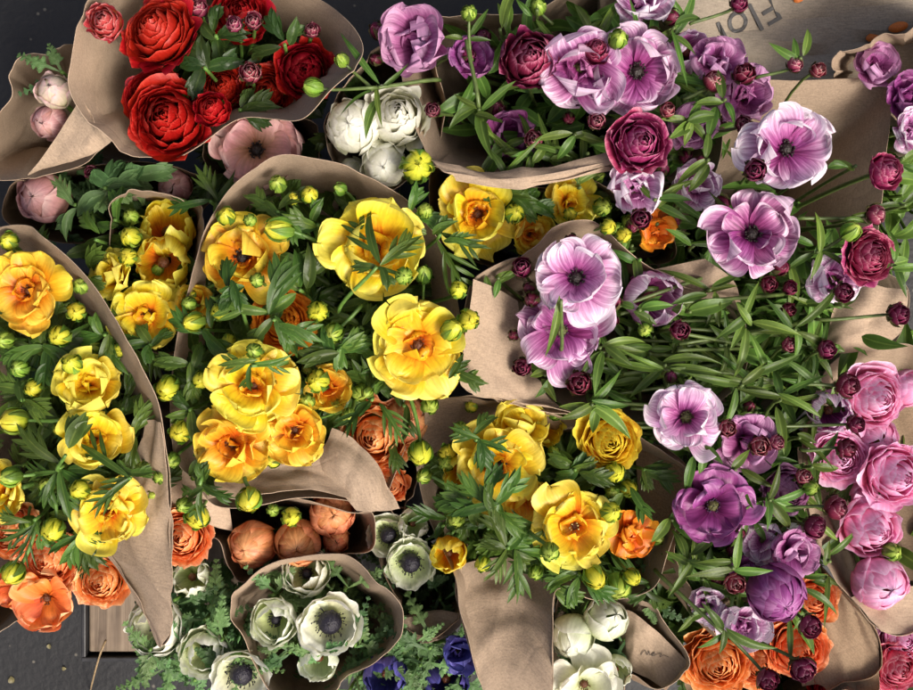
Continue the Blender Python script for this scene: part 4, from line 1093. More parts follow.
 ('budmaroon','prp_mid',522,267,13,.365,-.1,-.1,'maroon bud tucked between paper and the upper central bloom'),
 ('budmaroon','prp_mid',522,367,11,.345,-.1,.2,'dusky pink bud below the lower central bloom by the paper'),
 ('budmaroon','prp_mid',579,383,15,.362,0,.1,'dark maroon bud with open rings under the central pair'),
 ('budmaroon','prp_mid',613,320,8,.355,0,0,'tiny maroon bud just beside the central pair'),
 ('budmaroon','prp_mid',680,330,14,.365,.1,.05,'maroon half-open bud beside the folded striped bloom'),
 ('budgreen','prp_mid',645,330,9,.36,-.1,.1,'pale green bud between the tiny and half-open maroon ones'),
 ('budmaroon','prp_top',641,219,12,.372,0,.1,'maroon bud hanging under the folded lilac bloom'),
 ('budpink','prp_low',790,345,10,.345,.2,-.1,'pink bud amid green stems above the loose stems'),
 ('budmaroon','prp_low',827,349,13,.355,.3,-.1,'dark bud at the end of the stems by the loose paper corner'),
 ('budmaroon','prp_low',848,386,15,.36,.4,0,'large maroon bud touching the pink ranunculus with a rosy heart', (800,384,.345)),
 ('budmaroon','prp_low',856,424,11,.355,.3,-.1,'near-black bud between pink blooms, upper of two on thin stems', (735,422,.34)),
 ('budmaroon','prp_low',847,449,14,.362,.4,.05,'near-black bud over the finely ringed pink ranunculus', (800,449,.345)),
 ('budpink','prp_low',728,428,11,.372,.1,.05,'dusty maroon bud between frilled bloom and dusky lilac one'),
 ('budpink','prp_low',760,446,12,.368,0,.1,'brownish pink bud on the dusky lilac bloom'),
 ('budpink','prp_low',777,442,10,.365,.2,0,'small rosy bud next to the brownish pink one'),
 ('budmaroon','prp_low',836,508,15,.37,.6,0,'large wine bud lying over the bare paper of the pink wrap', (780,506,.35)),
 ('budgreen','prp_low',811,488,9,.36,.2,-.1,'dark green bud beside the mauve rosette'),
 ('budpink','prp_low',804,477,11,.358,.2,-.3,'reddish bud above the mauve rosette'),
 ('budmaroon','prp_low',815,527,14,.362,.5,.1,'green and wine bud below the large wine one'),
 ('budpink','prp_low',735,584,13,.37,0,.1,'wine striped bud standing beside the plum tulip-shaped bloom'),
 ('budmaroon','prp_low',811,626,15,.372,.2,.2,'dark plum bud on the orange ranunculus, upper of two'),
 ('budmaroon','prp_low',803,670,15,.365,.1,.4,'dark plum bud on the orange ranunculus, lower of two', (760,640,.34)),
 ('budmaroon','prp_low',768,680,14,.365,.1,.3,'green furry bud at the bottom edge between orange flowers', (722,630,.345)),
 ('budgreen','pink',892,552,10,.33,.2,-.1,'small white-green bud between the two lowest pink flowers'),
]
for b in BD: flower('bud', b[0], b[1], *b[2:9], st=(b[9] if len(b) > 9 else None))

# ================================================================== leaves at the nodes
S = sprig
S('prp_top', 377, 88, .362, [(137,72,5),(196,36,3),(238,45,7),(268,48,4),(215,40,5),(20,30,4)], 'narrow', to=(440,80,.34))
S('prp_top', 479, 110, .368, [(200,50,8),(274,54,9),(300,34,6),(165,40,5),(20,40,6),(340,30,7)], 'narrow')
S('prp_top', 466, 40, .365, [(40,34,5),(150,30,4),(10,26,4)], 'narrow', to=(478,108,.366))
S('prp_top', 500, 30, .345, [(75,50,8),(60,34,6)], 'narrow')
S('prp_top', 575, 135, .345, [(250,40,7),(200,34,6),(310,30,6),(10,25,5)], 'narrow')
S('prp_top', 674, 28, .358, [(30,34,6),(340,28,5),(200,24,4),(270,60,4),(95,30,4)], 'narrow')
S('prp_top', 690, 118, .358, [(150,34,6),(190,30,8),(20,46,9),(330,34,7),(255,38,7),(60,30,6)], 'narrow')
S('prp_top', 655, 200, .36, [(80,46,7),(50,40,7),(10,45,6),(300,40,6),(150,30,5)], 'narrow')
S('prp_top', 725, 100, .36, [(80,34,7),(250,34,8),(190,34,6),(320,28,5)], 'narrow')
S('prp_right', 800, 58, .362, [(75,42,6),(145,36,6),(100,24,5)], 'narrow', to=(800,66,.35))
S('prp_right', 818, 252, .348, [(90,40,6),(160,30,6),(215,34,5),(330,46,4),(20,40,4),(70,34,5),(265,30,5)], 'narrow')
S('prp_right', 710, 290, .35, [(200,44,6),(250,34,6),(280,46,6),(20,34,6),(170,50,5)], 'narrow')
S('prp_right', 690, 312, .345, [(175,18,8),(340,46,11),(10,40,8)], 'narrow')
S('prp_right', 748, 322, .358, [(215,50,7),(240,34,6),(270,44,7),(60,40,5),(150,36,6),(335,44,7),(20,50,7)], 'narrow')
S('prp_right', 795, 330, .352, [(30,60,6),(345,44,6),(200,40,6),(90,34,6),(280,40,6),(140,40,5)], 'narrow')
S('prp_right', 892, 265, .35, [(0,40,6),(40,34,6),(300,34,6),(80,34,6),(200,24,5)], 'narrow')
S('prp_right', 905, 205, .35, [(30,34,6),(60,28,6),(190,46,4)], 'narrow')
S('prp_right', 822, 165, .36, [(20,24,6),(200,20,5)], 'narrow')
S('prp_right', 708, 160, .362, [(240,40,8),(200,36,7),(330,40,7),(90,36,6)], 'narrow')
S('prp_mid', 640, 310, .362, [(10,36,7),(190,24,6),(60,34,6),(300,34,7),(340,30,6)], 'narrow')
S('prp_mid', 561, 300, .40, [(268,50,6,-10)], 'narrow', to=(560,350,.36), droop=15)
S('prp_mid', 600, 348, .362, [(200,34,6),(240,40,7),(300,46,7),(340,44,7),(20,44,6),(80,30,6)], 'narrow')
S('prp_mid', 592, 405, .368, [(200,40,8),(265,40,8),(318,56,10),(35,40,7),(345,44,6),(150,30,6),(240,34,8)], 'narrow')
S('prp_mid', 498, 278, .352, [(20,34,5),(60,30,5),(250,26,5),(300,34,6)], 'narrow')
S('prp_mid', 545, 375, .35, [(200,24,6),(240,26,6),(320,34,6),(10,30,6)], 'narrow')
S('prp_low', 665, 365, .36, [(5,70,6),(180,60,6),(20,50,6),(335,56,7),(160,44,5),(215,44,6)], 'narrow')
S('prp_low', 742, 385, .364, [(30,50,7),(150,60,6),(200,44,5),(330,44,7),(5,66,6),(255,40,6)], 'narrow')
S('prp_low', 780, 400, .362, [(20,48,5),(280,48,7),(310,44,7),(180,44,6),(100,36,6),(340,56,5)], 'narrow')
S('prp_low', 700, 455, .372, [(240,34,7),(265,28,6),(350,30,6)], 'narrow')
S('prp_low', 735, 470, .362, [(10,50,7),(50,34,7),(340,40,7),(240,34,6),(290,44,7)], 'narrow')
S('prp_low', 770, 500, .362, [(0,44,6),(290,40,8),(240,34,7),(200,40,6),(60,34,6),(325,40,7)], 'narrow')
S('prp_low', 733, 568, .374, [(85,40,6),(10,44,7),(200,44,6),(160,40,6)], 'narrow')
S('prp_low', 690, 560, .36, [(20,44,7),(60,36,7),(150,30,6),(230,50,6),(280,44,7),(330,34,6)], 'narrow')
S('prp_low', 722, 632, .366, [(0,50,6),(275,30,5),(200,38,6),(330,50,7),(120,34,6),(35,50,5)], 'narrow', to=(655,570,.33))
S('prp_low', 672, 520, .35, [(30,34,7),(270,34,8),(320,30,7)], 'narrow')
S('prp_edge', 903, 158, .32, [(30,30,6),(200,30,7),(330,26,6)], 'narrow')
S('pink', 846, 350, .34, [(200,44,6),(160,36,6),(240,34,6)], 'narrow', stem=False)

S('ylw_main', 377, 267, .378, [(118,58,8,5),(42,52,8,5),(318,36,7),(215,36,8),(250,46,8),(185,30,6)], 'cut', to=(338,312,.345))
S('ylw_main', 274, 320, .366, [(75,54,11,15),(170,60,9),(140,46,8),(20,52,9),(335,60,7),(240,40,8),(290,40,8)], 'cut')
S('ylw_main', 300, 290, .352, [(60,54,11),(240,40,10),(90,34,9),(140,34,8)], 'cut')
S('ylw_main', 236, 284, .372, [(100,40,7,5),(225,36,8),(280,34,7),(190,30,7)], 'cut', to=(250,330,.34))
S('ylw_main', 278, 212, .352, [(110,36,7),(170,40,8),(60,30,7),(300,40,8),(240,34,7)], 'cut')
S('ylw_main', 318, 225, .348, [(70,40,8),(200,34,7),(280,44,9),(10,36,8),(140,34,8)], 'cut')
S('ylw_main', 252, 366, .388, [(255,36,5,-5),(350,56,5),(200,40,6)], 'cut', to=(290,360,.35))
S('ylw_main', 340, 350, .36, [(55,44,8),(190,50,10),(340,40,9),(250,34,8),(110,44,9),(20,36,8)], 'cut')
S('ylw_main', 372, 400, .36, [(60,32,6),(256,44,6),(330,50,5),(200,30,8),(100,38,6)], 'cut')
S('ylw_main', 455, 375, .362, [(235,48,8),(10,30,6),(330,30,7),(60,30,6)], 'cut')
S('ylw_main', 440, 235, .355, [(20,24,5),(330,44,6),(60,34,7),(290,60,6)], 'cut')
S('ylw_main', 205, 330, .348, [(150,46,8),(20,40,8),(260,34,8),(310,44,9),(85,34,7)], 'cut')
S('ylw_main', 190, 365, .345, [(20,44,9),(160,34,9),(320,40,10),(260,44,8),(80,40,8)], 'cut')
S('ylw_main', 190, 410, .342, [(60,34,8),(270,46,8),(330,40,9),(200,30,7),(120,30,7)], 'cut')
S('ylw_main', 200, 485, .36, [(210,40,6),(100,36,8),(340,46,6),(255,40,5),(310,40,4)], 'cut', to=(215,440,.34))
S('ylw_main', 195, 455, .345, [(280,44,14),(250,34,10)], 'cut')
S('ylw_main', 410, 215, .35, [(330,44,7),(60,30,7),(200,30,7),(290,34,7)], 'cut')
S('ylw_far', 45, 345, .342, [(200,50,10),(130,40,8),(330,50,10),(20,40,8),(270,44,9),(80,36,8)], 'cut')
S('ylw_far', 60, 468, .362, [(155,62,8),(180,44,4),(20,50,8),(290,50,8),(330,40,8),(240,44,7)], 'cut')
S('ylw_far', 66, 455, .378, [(72,38,13,0)], 'cut', to=(60,470,.36), droop=20)
S('ylw_far', 131, 478, .375, [(145,72,7,0),(200,54,6),(228,56,5),(20,30,7),(180,36,6)], 'cut', to=(110,480,.34), droop=25)
S('ylw_far', 22, 400, .342, [(170,40,8),(90,36,8),(330,40,8),(250,44,8),(30,40,9)], 'cut')
S('ylw_far', 105, 335, .345, [(250,40,8),(120,34,8),(290,44,9),(200,40,8)], 'cut')
S('ylw_far', 78, 530, .352, [(195,54,6),(270,48,8),(230,44,7),(300,46,8),(345,34,7)], 'cut', to=(90,500,.34))
S('ylw_far', 35, 520, .35, [(215,60,4),(170,44,5),(240,60,3),(300,34,7)], 'cut')
S('ylw_far', 130, 440, .345, [(60,40,7),(250,36,8),(300,34,7)], 'cut')
S('ylw_small', 96, 240, .31, [(135,34,6,0),(315,10,4)], 'cut')
S('ylw_small', 115, 220, .30, [(90,34,8),(200,24,7),(270,30,8)], 'cut')
S('ylw_small', 150, 345, .325, [(120,40,8),(60,40,7),(180,40,8),(20,40,8),(270,30,8)], 'cut')
S('ylw_top', 510, 196, .335, [(40,34,9),(20,28,8),(330,36,9),(240,30,6),(140,30,8)], 'cut')
S('ylw_top', 528, 205, .33, [(350,36,9),(30,34,8),(300,30,7)], 'cut')
S('ylw_top', 640, 260, .345, [(150,30,6),(40,40,7),(330,44,8),(280,34,7)], 'narrow')
S('ylw_low', 476, 440, .362, [(55,34,6),(5,40,5),(160,30,5),(205,34,7),(300,34,7),(260,34,7)], 'cut')
S('ylw_low', 495, 505, .37, [(45,46,9,5),(340,44,8),(200,44,9),(265,46,8),(150,44,9),(100,34,8)], 'cut')
S('ylw_low', 470, 500, .36, [(190,54,8),(150,34,9),(220,56,9),(260,46,9),(60,34,8),(310,40,9)], 'cut')
S('ylw_low', 508, 548, .366, [(260,56,8),(330,40,7),(220,52,5),(30,34,8),(180,44,7),(285,40,7),(110,40,8)], 'cut')
S('ylw_low', 545, 530, .36, [(215,44,6),(150,34,7),(290,30,7)], 'cut')
S('ylw_low', 575, 470, .348, [(150,34,9),(60,30,8),(230,36,9),(330,34,8),(20,30,7),(280,34,8)], 'cut')
S('ylw_low', 625, 490, .35, [(300,44,7),(70,34,7),(200,34,8),(250,34,7),(340,30,6)], 'cut')
S('ylw_low', 580, 575, .355, [(200,44,8),(250,40,8),(300,34,8),(330,44,7),(160,36,8)], 'cut')
S('ylw_low', 645, 470, .345, [(20,30,7),(330,36,7),(270,30,6)], 'cut')
S('red', 205, 68, .345, [(170,32,11),(250,34,12),(20,34,11),(330,40,10),(110,36,11)], 'cut')
S('red', 216, 36, .335, [(20,32,10),(160,34,10),(270,32,10),(80,28,9)], 'cut')
S('red', 285, 45, .33, [(60,32,9),(200,34,9),(310,30,9),(120,30,8)], 'cut')
S('red', 240, 110, .325, [(20,40,9),(330,30,9),(100,30,9)], 'cut')
S('blush', 62, 72, .318, [(160,56,11),(195,48,10),(120,44,10),(215,34,9)], 'fern')
S('faded', 105, 188, .285, [(20,44,13),(80,40,12),(140,40,12),(200,40,12),(340,44,13),(260,40,12)], 'cut')
S('faded', 130, 180, .28, [(10,44,13),(320,40,12),(60,34,12)], 'cut')
S('faded', 75, 205, .28, [(150,34,6),(80,34,6),(230,34,7),(20,40,7)], 'cut')
S('rose', 225, 175, .27, [(200,34,9),(120,30,9),(300,30,9)], 'cut')
S('white', 338, 130, .29, [(120,34,9),(200,28,8),(70,34,9)], 'cut')
S('coral', 75, 560, .305, [(200,40,6),(280,34,6),(330,40,8)], 'cut')
S('pink', 850, 470, .31, [(250,34,7),(200,30,7)], 'cut')
S('anem_cone', 273, 596, .308, [(100,40,10),(60,44,11),(150,40,10),(200,34,9)], 'fern')
S('anem_cone', 355, 645, .31, [(20,44,11),(60,44,10),(330,34,10),(100,34,10)], 'fern')
S('anem_cone', 290, 652, .312, [(190,44,11),(230,40,11),(150,36,10),(270,34,9),(340,30,10)], 'fern')
S('anem_cone', 345, 590, .305, [(30,44,11),(80,34,10),(150,40,10),(330,40,10)], 'fern')
S('anem_cone', 318, 655, .32, [(20,34,9),(160,34,9),(60,28,9)], 'fern')
for i, (x, y) in enumerate([(175,600),(215,605),(185,640),(222,640),(160,665),(195,680),(225,668),(240,655),(175,655),(205,620),(150,650)]):
    auto_sprig('anem_left', x, y, .285 + .006 * (i % 4), 5, 46, 11, kind='fern')
for i, (x, y) in enumerate([(360,678),(390,650),(420,665),(430,648),(405,690),(440,668),(370,660),(412,640),(350,690),(465,675),(395,668)]):
    auto_sprig('anem_blue', x, y, .285 + .006 * (i % 4), 5, 48, 11, kind='fern')
for i, (x, y) in enumerate([(390,575),(430,580),(395,600),(425,545),(440,600)]):
    auto_sprig('anem_small', x, y, .262 + .005 * (i % 3), 5, 42, 10, kind='fern')
for i, (x, y) in enumerate([(570,665),(605,655),(590,600),(625,640),(565,610),(650,600),(640,575)]):
    auto_sprig('anem_white', x, y, .28 + .004 * (i % 3), 5, 40, 10, kind='fern')
# long stems running through the green tangle on the purple side
for i in range(40):
    x0, y0 = rng.uniform(590, 700), rng.uniform(300, 440); z0 = rng.uniform(.30, .35)
    W = at(x0, y0, z0); f = nearest('prp_low' if y0 > 345 else 'prp_right', W)
    e = at(x0 + rng.uniform(70, 170), y0 + rng.uniform(-30, 30), z0 - rng.uniform(.06, .10))
    mb = MB(); tube(mb, bez(W, W + (e - W) * .3 + (0, 0, .012), W + (e - W) * .75 + (0, rng.normal(0, .008), .045), e, 10), px(1.9, z0), px(2.4, z0)); mb.build('side_stem', STEM_P, f[2], f[1])
for i in range(26):
    x, y = rng.uniform(600, 840), rng.uniform(290, 430)
    auto_sprig('prp_low' if y > 350 else 'prp_right', x, y, rng.uniform(.305, .345), 5, 46, 5.0, kind='narrow')
for i in range(60):
    b, x, y = (('prp_low', rng.uniform(640, 840), rng.uniform(370, 620)), ('prp_right', rng.uniform(620, 880), rng.uniform(160, 400)), ('prp_top', rng.uniform(470, 675), rng.uniform(10, 200)))[i % 3]
    sprig(b, x, y, rng.uniform(.32, .352), [(rng.uniform(0, 360), rng.uniform(20, 52), rng.uniform(4, 6)) for _ in range(2)], kind='narrow')
for (x0, x1, y0, y1, b, n, z0, z1) in ((690,830,450,600,'prp_low',16,.315,.35),(480,680,20,170,'prp_top',22,.30,.345),(190,460,190,440,'ylw_main',24,.30,.338),
        (5,150,260,540,'ylw_far',20,.30,.335),(440,650,420,590,'ylw_low',22,.295,.335),(510,690,255,410,'prp_mid',16,.31,.345),(120,190,240,350,'ylw_small',5,.27,.30),(480,670,190,260,'ylw_top',7,.28,.315)):
    for i in range(int(n * .75)):
        k = 'cut' if BQ[b][3] == 'y' else 'narrow'
        auto_sprig(b, rng.uniform(x0, x1), rng.uniform(y0, y1), rng.uniform(z0 - .015, z1 - .008), 5, 44, 7 if k == 'cut' else 5.5, kind=k)

# ================================================================== the dark tangle inside each bunch
foliage('ylw_far', 'dark leaves and stems deep inside the far yellow bunch', [(55,330,60,80,.24,.31),(60,450,65,80,.24,.31)], 130, 46, 9)
foliage('ylw_main', 'dark leaves and stems deep inside the central yellow bunch', [(320,270,115,80,.24,.31),(280,380,95,70,.24,.31)], 200, 46, 9)
foliage('ylw_small', 'dark leaves deep inside the small yellow wrap', [(152,275,38,60,.2,.26)], 40, 40, 9)
foliage('ylw_top', 'dark leaves inside the yellow bunch under the purple rim', [(555,225,95,35,.2,.28)], 60, 40, 9)
foliage('ylw_low', 'dark leaves and stems deep inside the lower yellow bunch', [(545,490,95,75,.22,.30)], 160, 46, 9)
foliage('prp_top', 'dark leaves and stems deep inside the top purple bunch', [(570,90,130,75,.22,.31),(665,95,50,70,.22,.31)], 200, 48, 7)
foliage('prp_mid', 'dark leaves and stems deep inside the central lilac wrap', [(610,335,85,70,.23,.31)], 120, 46, 7)
foliage('prp_right', 'tangle of green stems and narrow leaves beside the round lilac blooms', [(740,260,110,80,.22,.31),(760,330,110,50,.25,.32)], 190, 48, 7)
foliage('prp_low', 'tangle of green stems and narrow leaves beneath the frilled lilac bloom', [(730,430,100,60,.22,.31),(740,540,75,80,.22,.31),(682,600,28,40,.10,.27)], 250, 48, 7)
foliage('prp_edge', 'green leaves inside the curved tan wrap', [(905,130,40,60,.2,.27),(905,215,22,50,.16,.27),(900,350,25,25,.14,.25)], 90, 44, 7)
foliage('red', 'dark green leaves deep inside the red bunch', [(240,70,90,55,.22,.29)], 70, 42, 11)
foliage('faded', 'dark parsley-like leaves inside the shadowed wrap', [(110,205,75,25,.15,.25)], 45, 40, 12)
foliage('white', 'dark leaves beneath the white ranunculus', [(385,120,45,50,.18,.27)], 30, 40, 9)
foliage('rose', 'dark leaves beneath the dusty rose bloom', [(258,152,45,25,.18,.25)], 25, 36, 9)
foliage('anem_left', 'dense feathery anemone foliage beside the wooden tray', [(195,625,50,65,.16,.275)], 70, 46, 11)
foliage('anem_blue', 'feathery anemone foliage along the bottom edge', [(410,672,65,35,.16,.275)], 60, 46, 11)
foliage('anem_cone', 'feathery foliage inside the open paper cone', [(315,615,50,45,.2,.29)], 45, 40, 11)
foliage('anem_small', 'dark feathery foliage in the shaded wrap', [(423,565,35,45,.16,.25)], 30, 40, 11)
foliage('anem_white', 'feathery foliage around the green-white anemones', [(595,645,45,50,.16,.27)], 45, 40, 11)
foliage('pink', 'dark leaves beneath the pink ranunculus', [(890,470,55,90,.18,.27)], 45, 40, 9)
foliage('orange', 'dark leaves beneath the bright orange ranunculus', [(755,645,65,40,.18,.26)], 40, 40, 9)
foliage('rasp', 'dark leaves beneath the raspberry ranunculus', [(880,680,60,40,.16,.24),(900,620,20,30,.12,.22)], 40, 40, 9)
foliage('coral', 'dark leaves beneath the coral blooms', [(20,570,60,35,.16,.27)], 35, 40, 9)
foliage('peach_mid', 'dark leaves beneath the ruffled orange ranunculus', [(385,440,30,45,.15,.25)], 18, 34, 8)

# ================================================================== bag, tray, twig, floor
def box(name, x0, x1, y0, y1, z0, z1, matl, parent=None, C=None, bev=.002, seg=2, rot=0.):
    bm_v = np.array([(x, y, z) for z in (z0, z1) for (x, y) in ((x0, y0), (x1, y0), (x1, y1), (x0, y1))], float)
    Fc = [(3, 2, 1, 0), (4, 5, 6, 7), (0, 1, 5, 4), (1, 2, 6, 5), (2, 3, 7, 6), (3, 0, 4, 7)]
    mb = MB(); mb.add(bm_v, bm_v[:, :2] * 1., Fc)
    o = mb.build(name, matl, parent, C)
    o.data.polygons.foreach_set('use_smooth', [False] * len(o.data.polygons))
    m = o.modifiers.new('edges', 'BEVEL'); m.width = bev; m.segments = seg
    return o

BAGM = paper_mat('bag_paper', (.31, .26, .20), .4)
INK = plain_mat('black_print', (.045, .042, .04), .6, .2, 600., .1)
ORANGE_INK = plain_mat('orange_print', (.62, .16, .02), .6, .15, 600., .1)
zb = .235
bag = thing('paper_bag', 'flattened brown paper bag with black letters and orange spots at the top', 'paper bag', at(800, 30, zb))
bc = at(800, 30, zb)
nx, ny = 40, 22
gx = np.linspace(600, 1040, nx); gy = np.linspace(-130, 128, ny)
G = np.array([[at(x, y, zb) for x in gx] for y in gy])
n1 = Sn(22., 6)
for j in range(ny):
    for i in range(nx):
        X, Y = G[j, i, 0], G[j, i, 1]
        f = (gx[i] - 600) * .18 + gy[j]                     # two long folds across the bag
        G[j, i, 2] += .002 * n1(X, Y) - .010 * max(0, 1 - abs(f - 55) / 16) * .5 - .006 * max(0, 1 - abs(f - 92) / 10)
        G[j, i, 2] += .01 * ((gx[i] - 800) / 440)
top = sheet_mesh(G, 'bag_front', BAGM, .0012, parent=bag, C=bc)
Gb = G.copy(); Gb[:, :, 2] -= .02
sheet_mesh(Gb, 'bag_back', BAGM, .001, parent=bag, C=bc)

def on_bag(x, y):
    P = at(x, y, zb)
    i = np.argmin(np.abs(gx - x)); j = np.argmin(np.abs(gy - y))
    return np.array((P[0], P[1], G[j, i, 2] + .0030))

cu = bpy.data.curves.new('bag_lettering', 'FONT'); cu.body = 'Flore'; cu.size = px(42, zb); cu.extrude = .0002; cu.space_character = 1.08
to = bpy.data.objects.new('bag_lettering', cu); COL.objects.link(to)
bpy.context.view_layer.update()
me = bpy.data.meshes.new_from_object(to.evaluated_get(bpy.context.evaluated_depsgraph_get()))
bpy.data.objects.remove(to)
GT = np.array([tuple(v_.co) for v_ in top.data.vertices]).reshape(ny, nx, 3) + bc
def bag_z(X, Y):
    d = (GT[:, :, 0] - X) ** 2 + (GT[:, :, 1] - Y) ** 2
    k = np.argsort(d.ravel())[:4]; w_ = 1 / (d.ravel()[k] + 1e-9)
    return float((GT[:, :, 2].ravel()[k] * w_).sum() / w_.sum())
o = bpy.data.objects.new('lettering', me); COL.objects.link(o); me.materials.append(INK); o.parent = bag
p0 = at(771, -8, zb); an = R_(180 + 30)
for v_ in me.vertices:
    X = p0[0] + v_.co.x * math.cos(an) - v_.co.y * math.sin(an); Y = p0[1] + v_.co.x * math.sin(an) + v_.co.y * math.cos(an)
    v_.co = (X - bc[0], Y - bc[1], bag_z(X, Y) - bc[2] + .0009 + v_.co.z)
for (x, y, rx, ry) in ((873, 38, 9, 4.6), (894, 30, 10, 5), (797, 1, 5, 3)):
    mb = MB(); c = at(x, y, zb); c[2] = bag_z(c[0], c[1]) - .0008
    u = np.linspace(0, 2 * np.pi, 25)
    ring = np.stack([np.cos(u) * px(rx, zb), np.sin(u) * px(ry, zb), 0 * u + .0002], 1)
    ring = rotz(ring, R_(14)) + c + (0, 0, .0022)
    V = np.concatenate([ring[:-1], [c + (0, 0, .0026)], ring[:-1] - (0, 0, .0004)]); nn = 24
    Fc = [(i, (i + 1) % nn, nn) for i in range(nn)] + [(i, nn + 1 + i, nn + 1 + (i + 1) % nn, (i + 1) % nn) for i in range(nn)]
    mb.add(V, V[:, :2], Fc); mb.build('orange_spot', ORANGE_INK, bag, bc)

# floor
def floor_mat():
    m, nt, out = mat('slate_floor'); L = nt.links.new
    tc = nt.nodes.new('ShaderNodeTexCoord')
    n1 = N_(nt, 'ShaderNodeTexNoise', Scale=9., Detail=8., Roughness=.65); L(tc.outputs['Object'], n1.inputs['Vector'])
    n2 = N_(nt, 'ShaderNodeTexNoise', Scale=160., Detail=4.); L(tc.outputs['Object'], n2.inputs['Vector'])
    vo = N_(nt, 'ShaderNodeTexVoronoi', Scale=55.); L(tc.outputs['Object'], vo.inputs['Vector'])
    c1 = ramp(nt, [(.3, (.006, .0061, .0066)), (.7, (.016, .0162, .017))]); L(n1.outputs[0], c1.inputs[0])
    c2 = ramp(nt, [(.06, (.16, .145, .11)), (.11, (0, 0, 0))]); L(vo.outputs['Distance'], c2.inputs[0])
    ad = N_(nt, 'ShaderNodeMix', _data_type='RGBA', _blend_type='ADD'); ad.inputs[0].default_value = .6
    L(c1.outputs[0], ad.inputs[6]); L(c2.outputs[0], ad.inputs[7])
    bs = N_(nt, 'ShaderNodeBsdfPrincipled', Roughness=.6)
    bp = N_(nt, 'ShaderNodeBump', Strength=.4, Distance=.002); L(n2.outputs[0], bp.inputs['Height'])
    L(ad.outputs[2], bs.inputs['Base Color']); L(bp.outputs[0], bs.inputs['Normal']); L(bs.outputs[0], out.inputs[0])
    return m
mb = MB(); V = np.array([(-3, -3, 0), (3, -3, 0), (3, 3, 0), (-3, 3, 0)], float); mb.add(V, V[:, :2], [(0, 1, 2, 3)])
fl = mb.build('floor', floor_mat()); tag(fl, 'dark slate floor under the flower bunches', 'floor', None, 'structure')

# the tray with its board, by the pointed paper tail
def wood_mat():
    m, nt, out = mat('weathered_wood'); L = nt.links.new
    tc = nt.nodes.new('ShaderNodeTexCoord'); mp = N_(nt, 'ShaderNodeMapping', Scale=(150, 7, 10)); L(tc.outputs['Object'], mp.inputs[0])
    n1 = N_(nt, 'ShaderNodeTexNoise', Scale=1., Detail=7., Distortion=.8); L(mp.outputs[0], n1.inputs['Vector'])
    n2 = N_(nt, 'ShaderNodeTexNoise', Scale=30., Detail=3.); L(tc.outputs['Object'], n2.inputs['Vector'])
    mx = N_(nt, 'ShaderNodeMix', _data_type='FLOAT'); mx.inputs[0].default_value = .4; L(n1.outputs[0], mx.inputs[2]); L(n2.outputs[0], mx.inputs[3])
    c = ramp(nt, [(.3, (.06, .042, .03)), (.5, (.20, .15, .105)), (.7, (.36, .29, .21))]); L(mx.outputs[0], c.inputs[0])
    bs = N_(nt, 'ShaderNodeBsdfPrincipled', Roughness=.75)
    bp = N_(nt, 'ShaderNodeBump', Strength=.6, Distance=.002); L(n1.outputs[0], bp.inputs['Height'])
    L(c.outputs[0], bs.inputs['Base Color']); L(bp.outputs[0], bs.inputs['Normal']); L(bs.outputs[0], out.inputs[0])
    return m
IRON = plain_mat('dark_iron', (.022, .022, .024), .45, .4, 90., .3)
TZ = .10
a = at(81, 662, TZ); b = at(330, 470, TZ)
tc_ = (a + b) / 2
tray = thing('tray', 'dark metal tray holding a weathered wooden board beside the pointed paper tail', 'tray', (tc_[0], tc_[1], 0.))
T0 = np.array((tc_[0], tc_[1], 0.)); t_ = .004
box('tray_rim', a[0], a[0] + t_, a[1] + t_, b[1], .001, TZ, IRON, tray, T0, .001)
box('tray_rim', a[0], b[0], a[1], a[1] + t_, .001, TZ, IRON, tray, T0, .001)
box('tray_rim', b[0], b[0] + t_, a[1], b[1], .001, TZ, IRON, tray, T0, .001)
box('tray_rim', a[0], b[0] + t_, b[1], b[1] + t_, .001, TZ, IRON, tray, T0, .001)
box('tray_floor', a[0] + t_ + .001, b[0] - .001, a[1] + t_ + .001, b[1] - .001, .004, .010, IRON, tray, T0, .001)
wa = at(88, 653, TZ - .004); wb = at(170, 500, TZ - .004)
wm = wood_mat()
w1 = box('board', wa[0], wb[0], wa[1], wb[1], TZ - .025, TZ - .006, wm, tray, T0, .002)
wc = at(172, 653, TZ - .004); wd = at(300, 500, TZ - .004)
box('board', wc[0], wd[0], wa[1], wb[1], TZ - .026, TZ - .008, wm, tray, T0, .002)

mb = MB()
A, B_, C_ = at(106, 640, TZ + .004), at(97, 662, TZ + .03), at(90, 692, .004)
tube(mb, bez(A, at(101, 650, TZ + .01), B_, C_, 12), .0010, .0008, 6)
tw = mb.build('twig', plain_mat('dry_twig', (.30, .21, .11), .7, .3, 300.), None)
tag(tw, 'thin dry twig hanging over the metal tray edge onto the floor', 'twig')

# ================================================================== light, air and camera
w = bpy.data.worlds.new('World'); scene.world = w; w.use_nodes = True
nt = w.node_tree; bg = nt.nodes['Background']
SUN_EL, SUN_X, SUN_Y = 52., .72, -.69
sky = nt.nodes.new('ShaderNodeTexSky'); sky.sky_type = 'NISHITA'; sky.sun_disc = False; sky.dust_density = 7.; sky.ozone_density = 0.; sky.air_density = .6
sky.sun_elevation = R_(SUN_EL); sky.sun_rotation = math.atan2(SUN_X, SUN_Y)
nt.links.new(sky.outputs[0], bg.inputs[0]); bg.inputs[1].default_value = .115
sl = bpy.data.lights.new('sun', 'SUN'); sl.energy = 2.5; sl.angle = R_(20); sl.color = (1., .95, .88)
so = bpy.data.objects.new('sun', sl); COL.objects.link(so)
ce = math.cos(R_(SUN_EL)); v = Vector((SUN_X * ce, SUN_Y * ce, math.sin(R_(SUN_EL))))
so.rotation_euler = (-v).to_track_quat('-Z', 'Y').to_euler(); so.location = v * 3

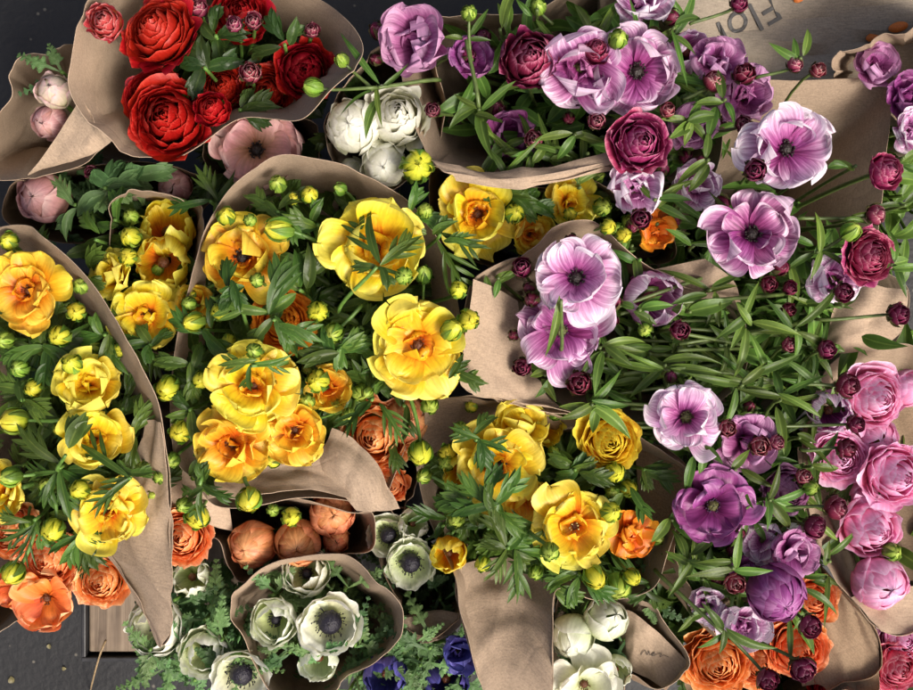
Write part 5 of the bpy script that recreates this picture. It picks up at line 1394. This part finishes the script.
cam = bpy.data.cameras.new('camera'); co = bpy.data.objects.new('camera', cam); COL.objects.link(co)
cam.sensor_fit = 'HORIZONTAL'; cam.sensor_width = 36.; cam.lens = 36. * F / 913.
cam.clip_start = .05; cam.clip_end = 50.
co.location = (0, 0, CAM_Z); co.rotation_euler = (0, 0, 0)
scene.camera = co
vs = scene.view_settings; vs.view_transform = 'Standard'; vs.look = 'None'; vs.exposure = .5; vs.gamma = 1.; vs.use_curve_mapping = False
scene.render.engine = 'CYCLES'
scene.cycles.use_denoising = True
scene.cycles.max_bounces = 6; scene.cycles.transparent_max_bounces = 4


# ================================================================== small marks and scraps
bpy.context.view_layer.update()
dg = bpy.context.evaluated_depsgraph_get()
def surface(x, y, lift=.0006):
    """the real surface seen at a photo point, so that a pencil mark lies on its paper"""
    d = Vector(at(x, y, 0.)) - Vector((0, 0, CAM_Z)); d.normalize()
    hit, p, n, *_r = scene.ray_cast(dg, Vector((0, 0, CAM_Z)), d)
    if n.dot(d) > 0: n = -n
    return np.array(p + n * lift), _r[1]
PENCIL = plain_mat('pencil_line', (.06, .055, .05), .7, .3, 900., .1)
for pts in ([(641,655),(645,650),(647,655),(649,651),(650,655),(655,652),(652,656),(658,654),(662,653),(660,657),(664,655),(669,657)],
            [(263,662),(268,658),(272,663),(268,668),(264,664),(271,661),(276,666),(279,662)]):
    Q = catmull(np.array([(x, y, 0.) for x, y in pts]), False, 4)
    hits = [surface(x, y) for x, y, _ in Q]
    if len({h[1].name for h in hits}) == 1 and hits[0][1].name.split('.')[0] in ('flap', 'paper_wrap'):
        par = hits[0][1]
        mb = MB(); tube(mb, np.array([h[0] for h in hits]), .0002, .00016, 5)
        o = mb.build('pencil_mark', PENCIL, par.parent or par)
SCRAP = plain_mat('dry_scrap', (.14, .12, .05), .6, .4, 300.)
for x, y, s, lab in ((13, 683, .0032, 'tiny yellow petal scrap on the dark floor at the bottom corner'), (49, 644, .0024, 'tiny dry leaf crumb on the dark floor under the coral blooms'),
                     (62, 668, .0020, 'tiny pale crumb on the dark floor beside the metal tray')):
    c = at(x, y, .001); mb = MB()
    place(mb, blade(s * 2.2, s, 14, -20, 0, .5, .4), np.eye(3), c, rng.uniform(0, 6.28))
    o = mb.build('fallen_petal', SCRAP, None, c); tag(o, lab, 'plant scrap', 'scraps on the floor')
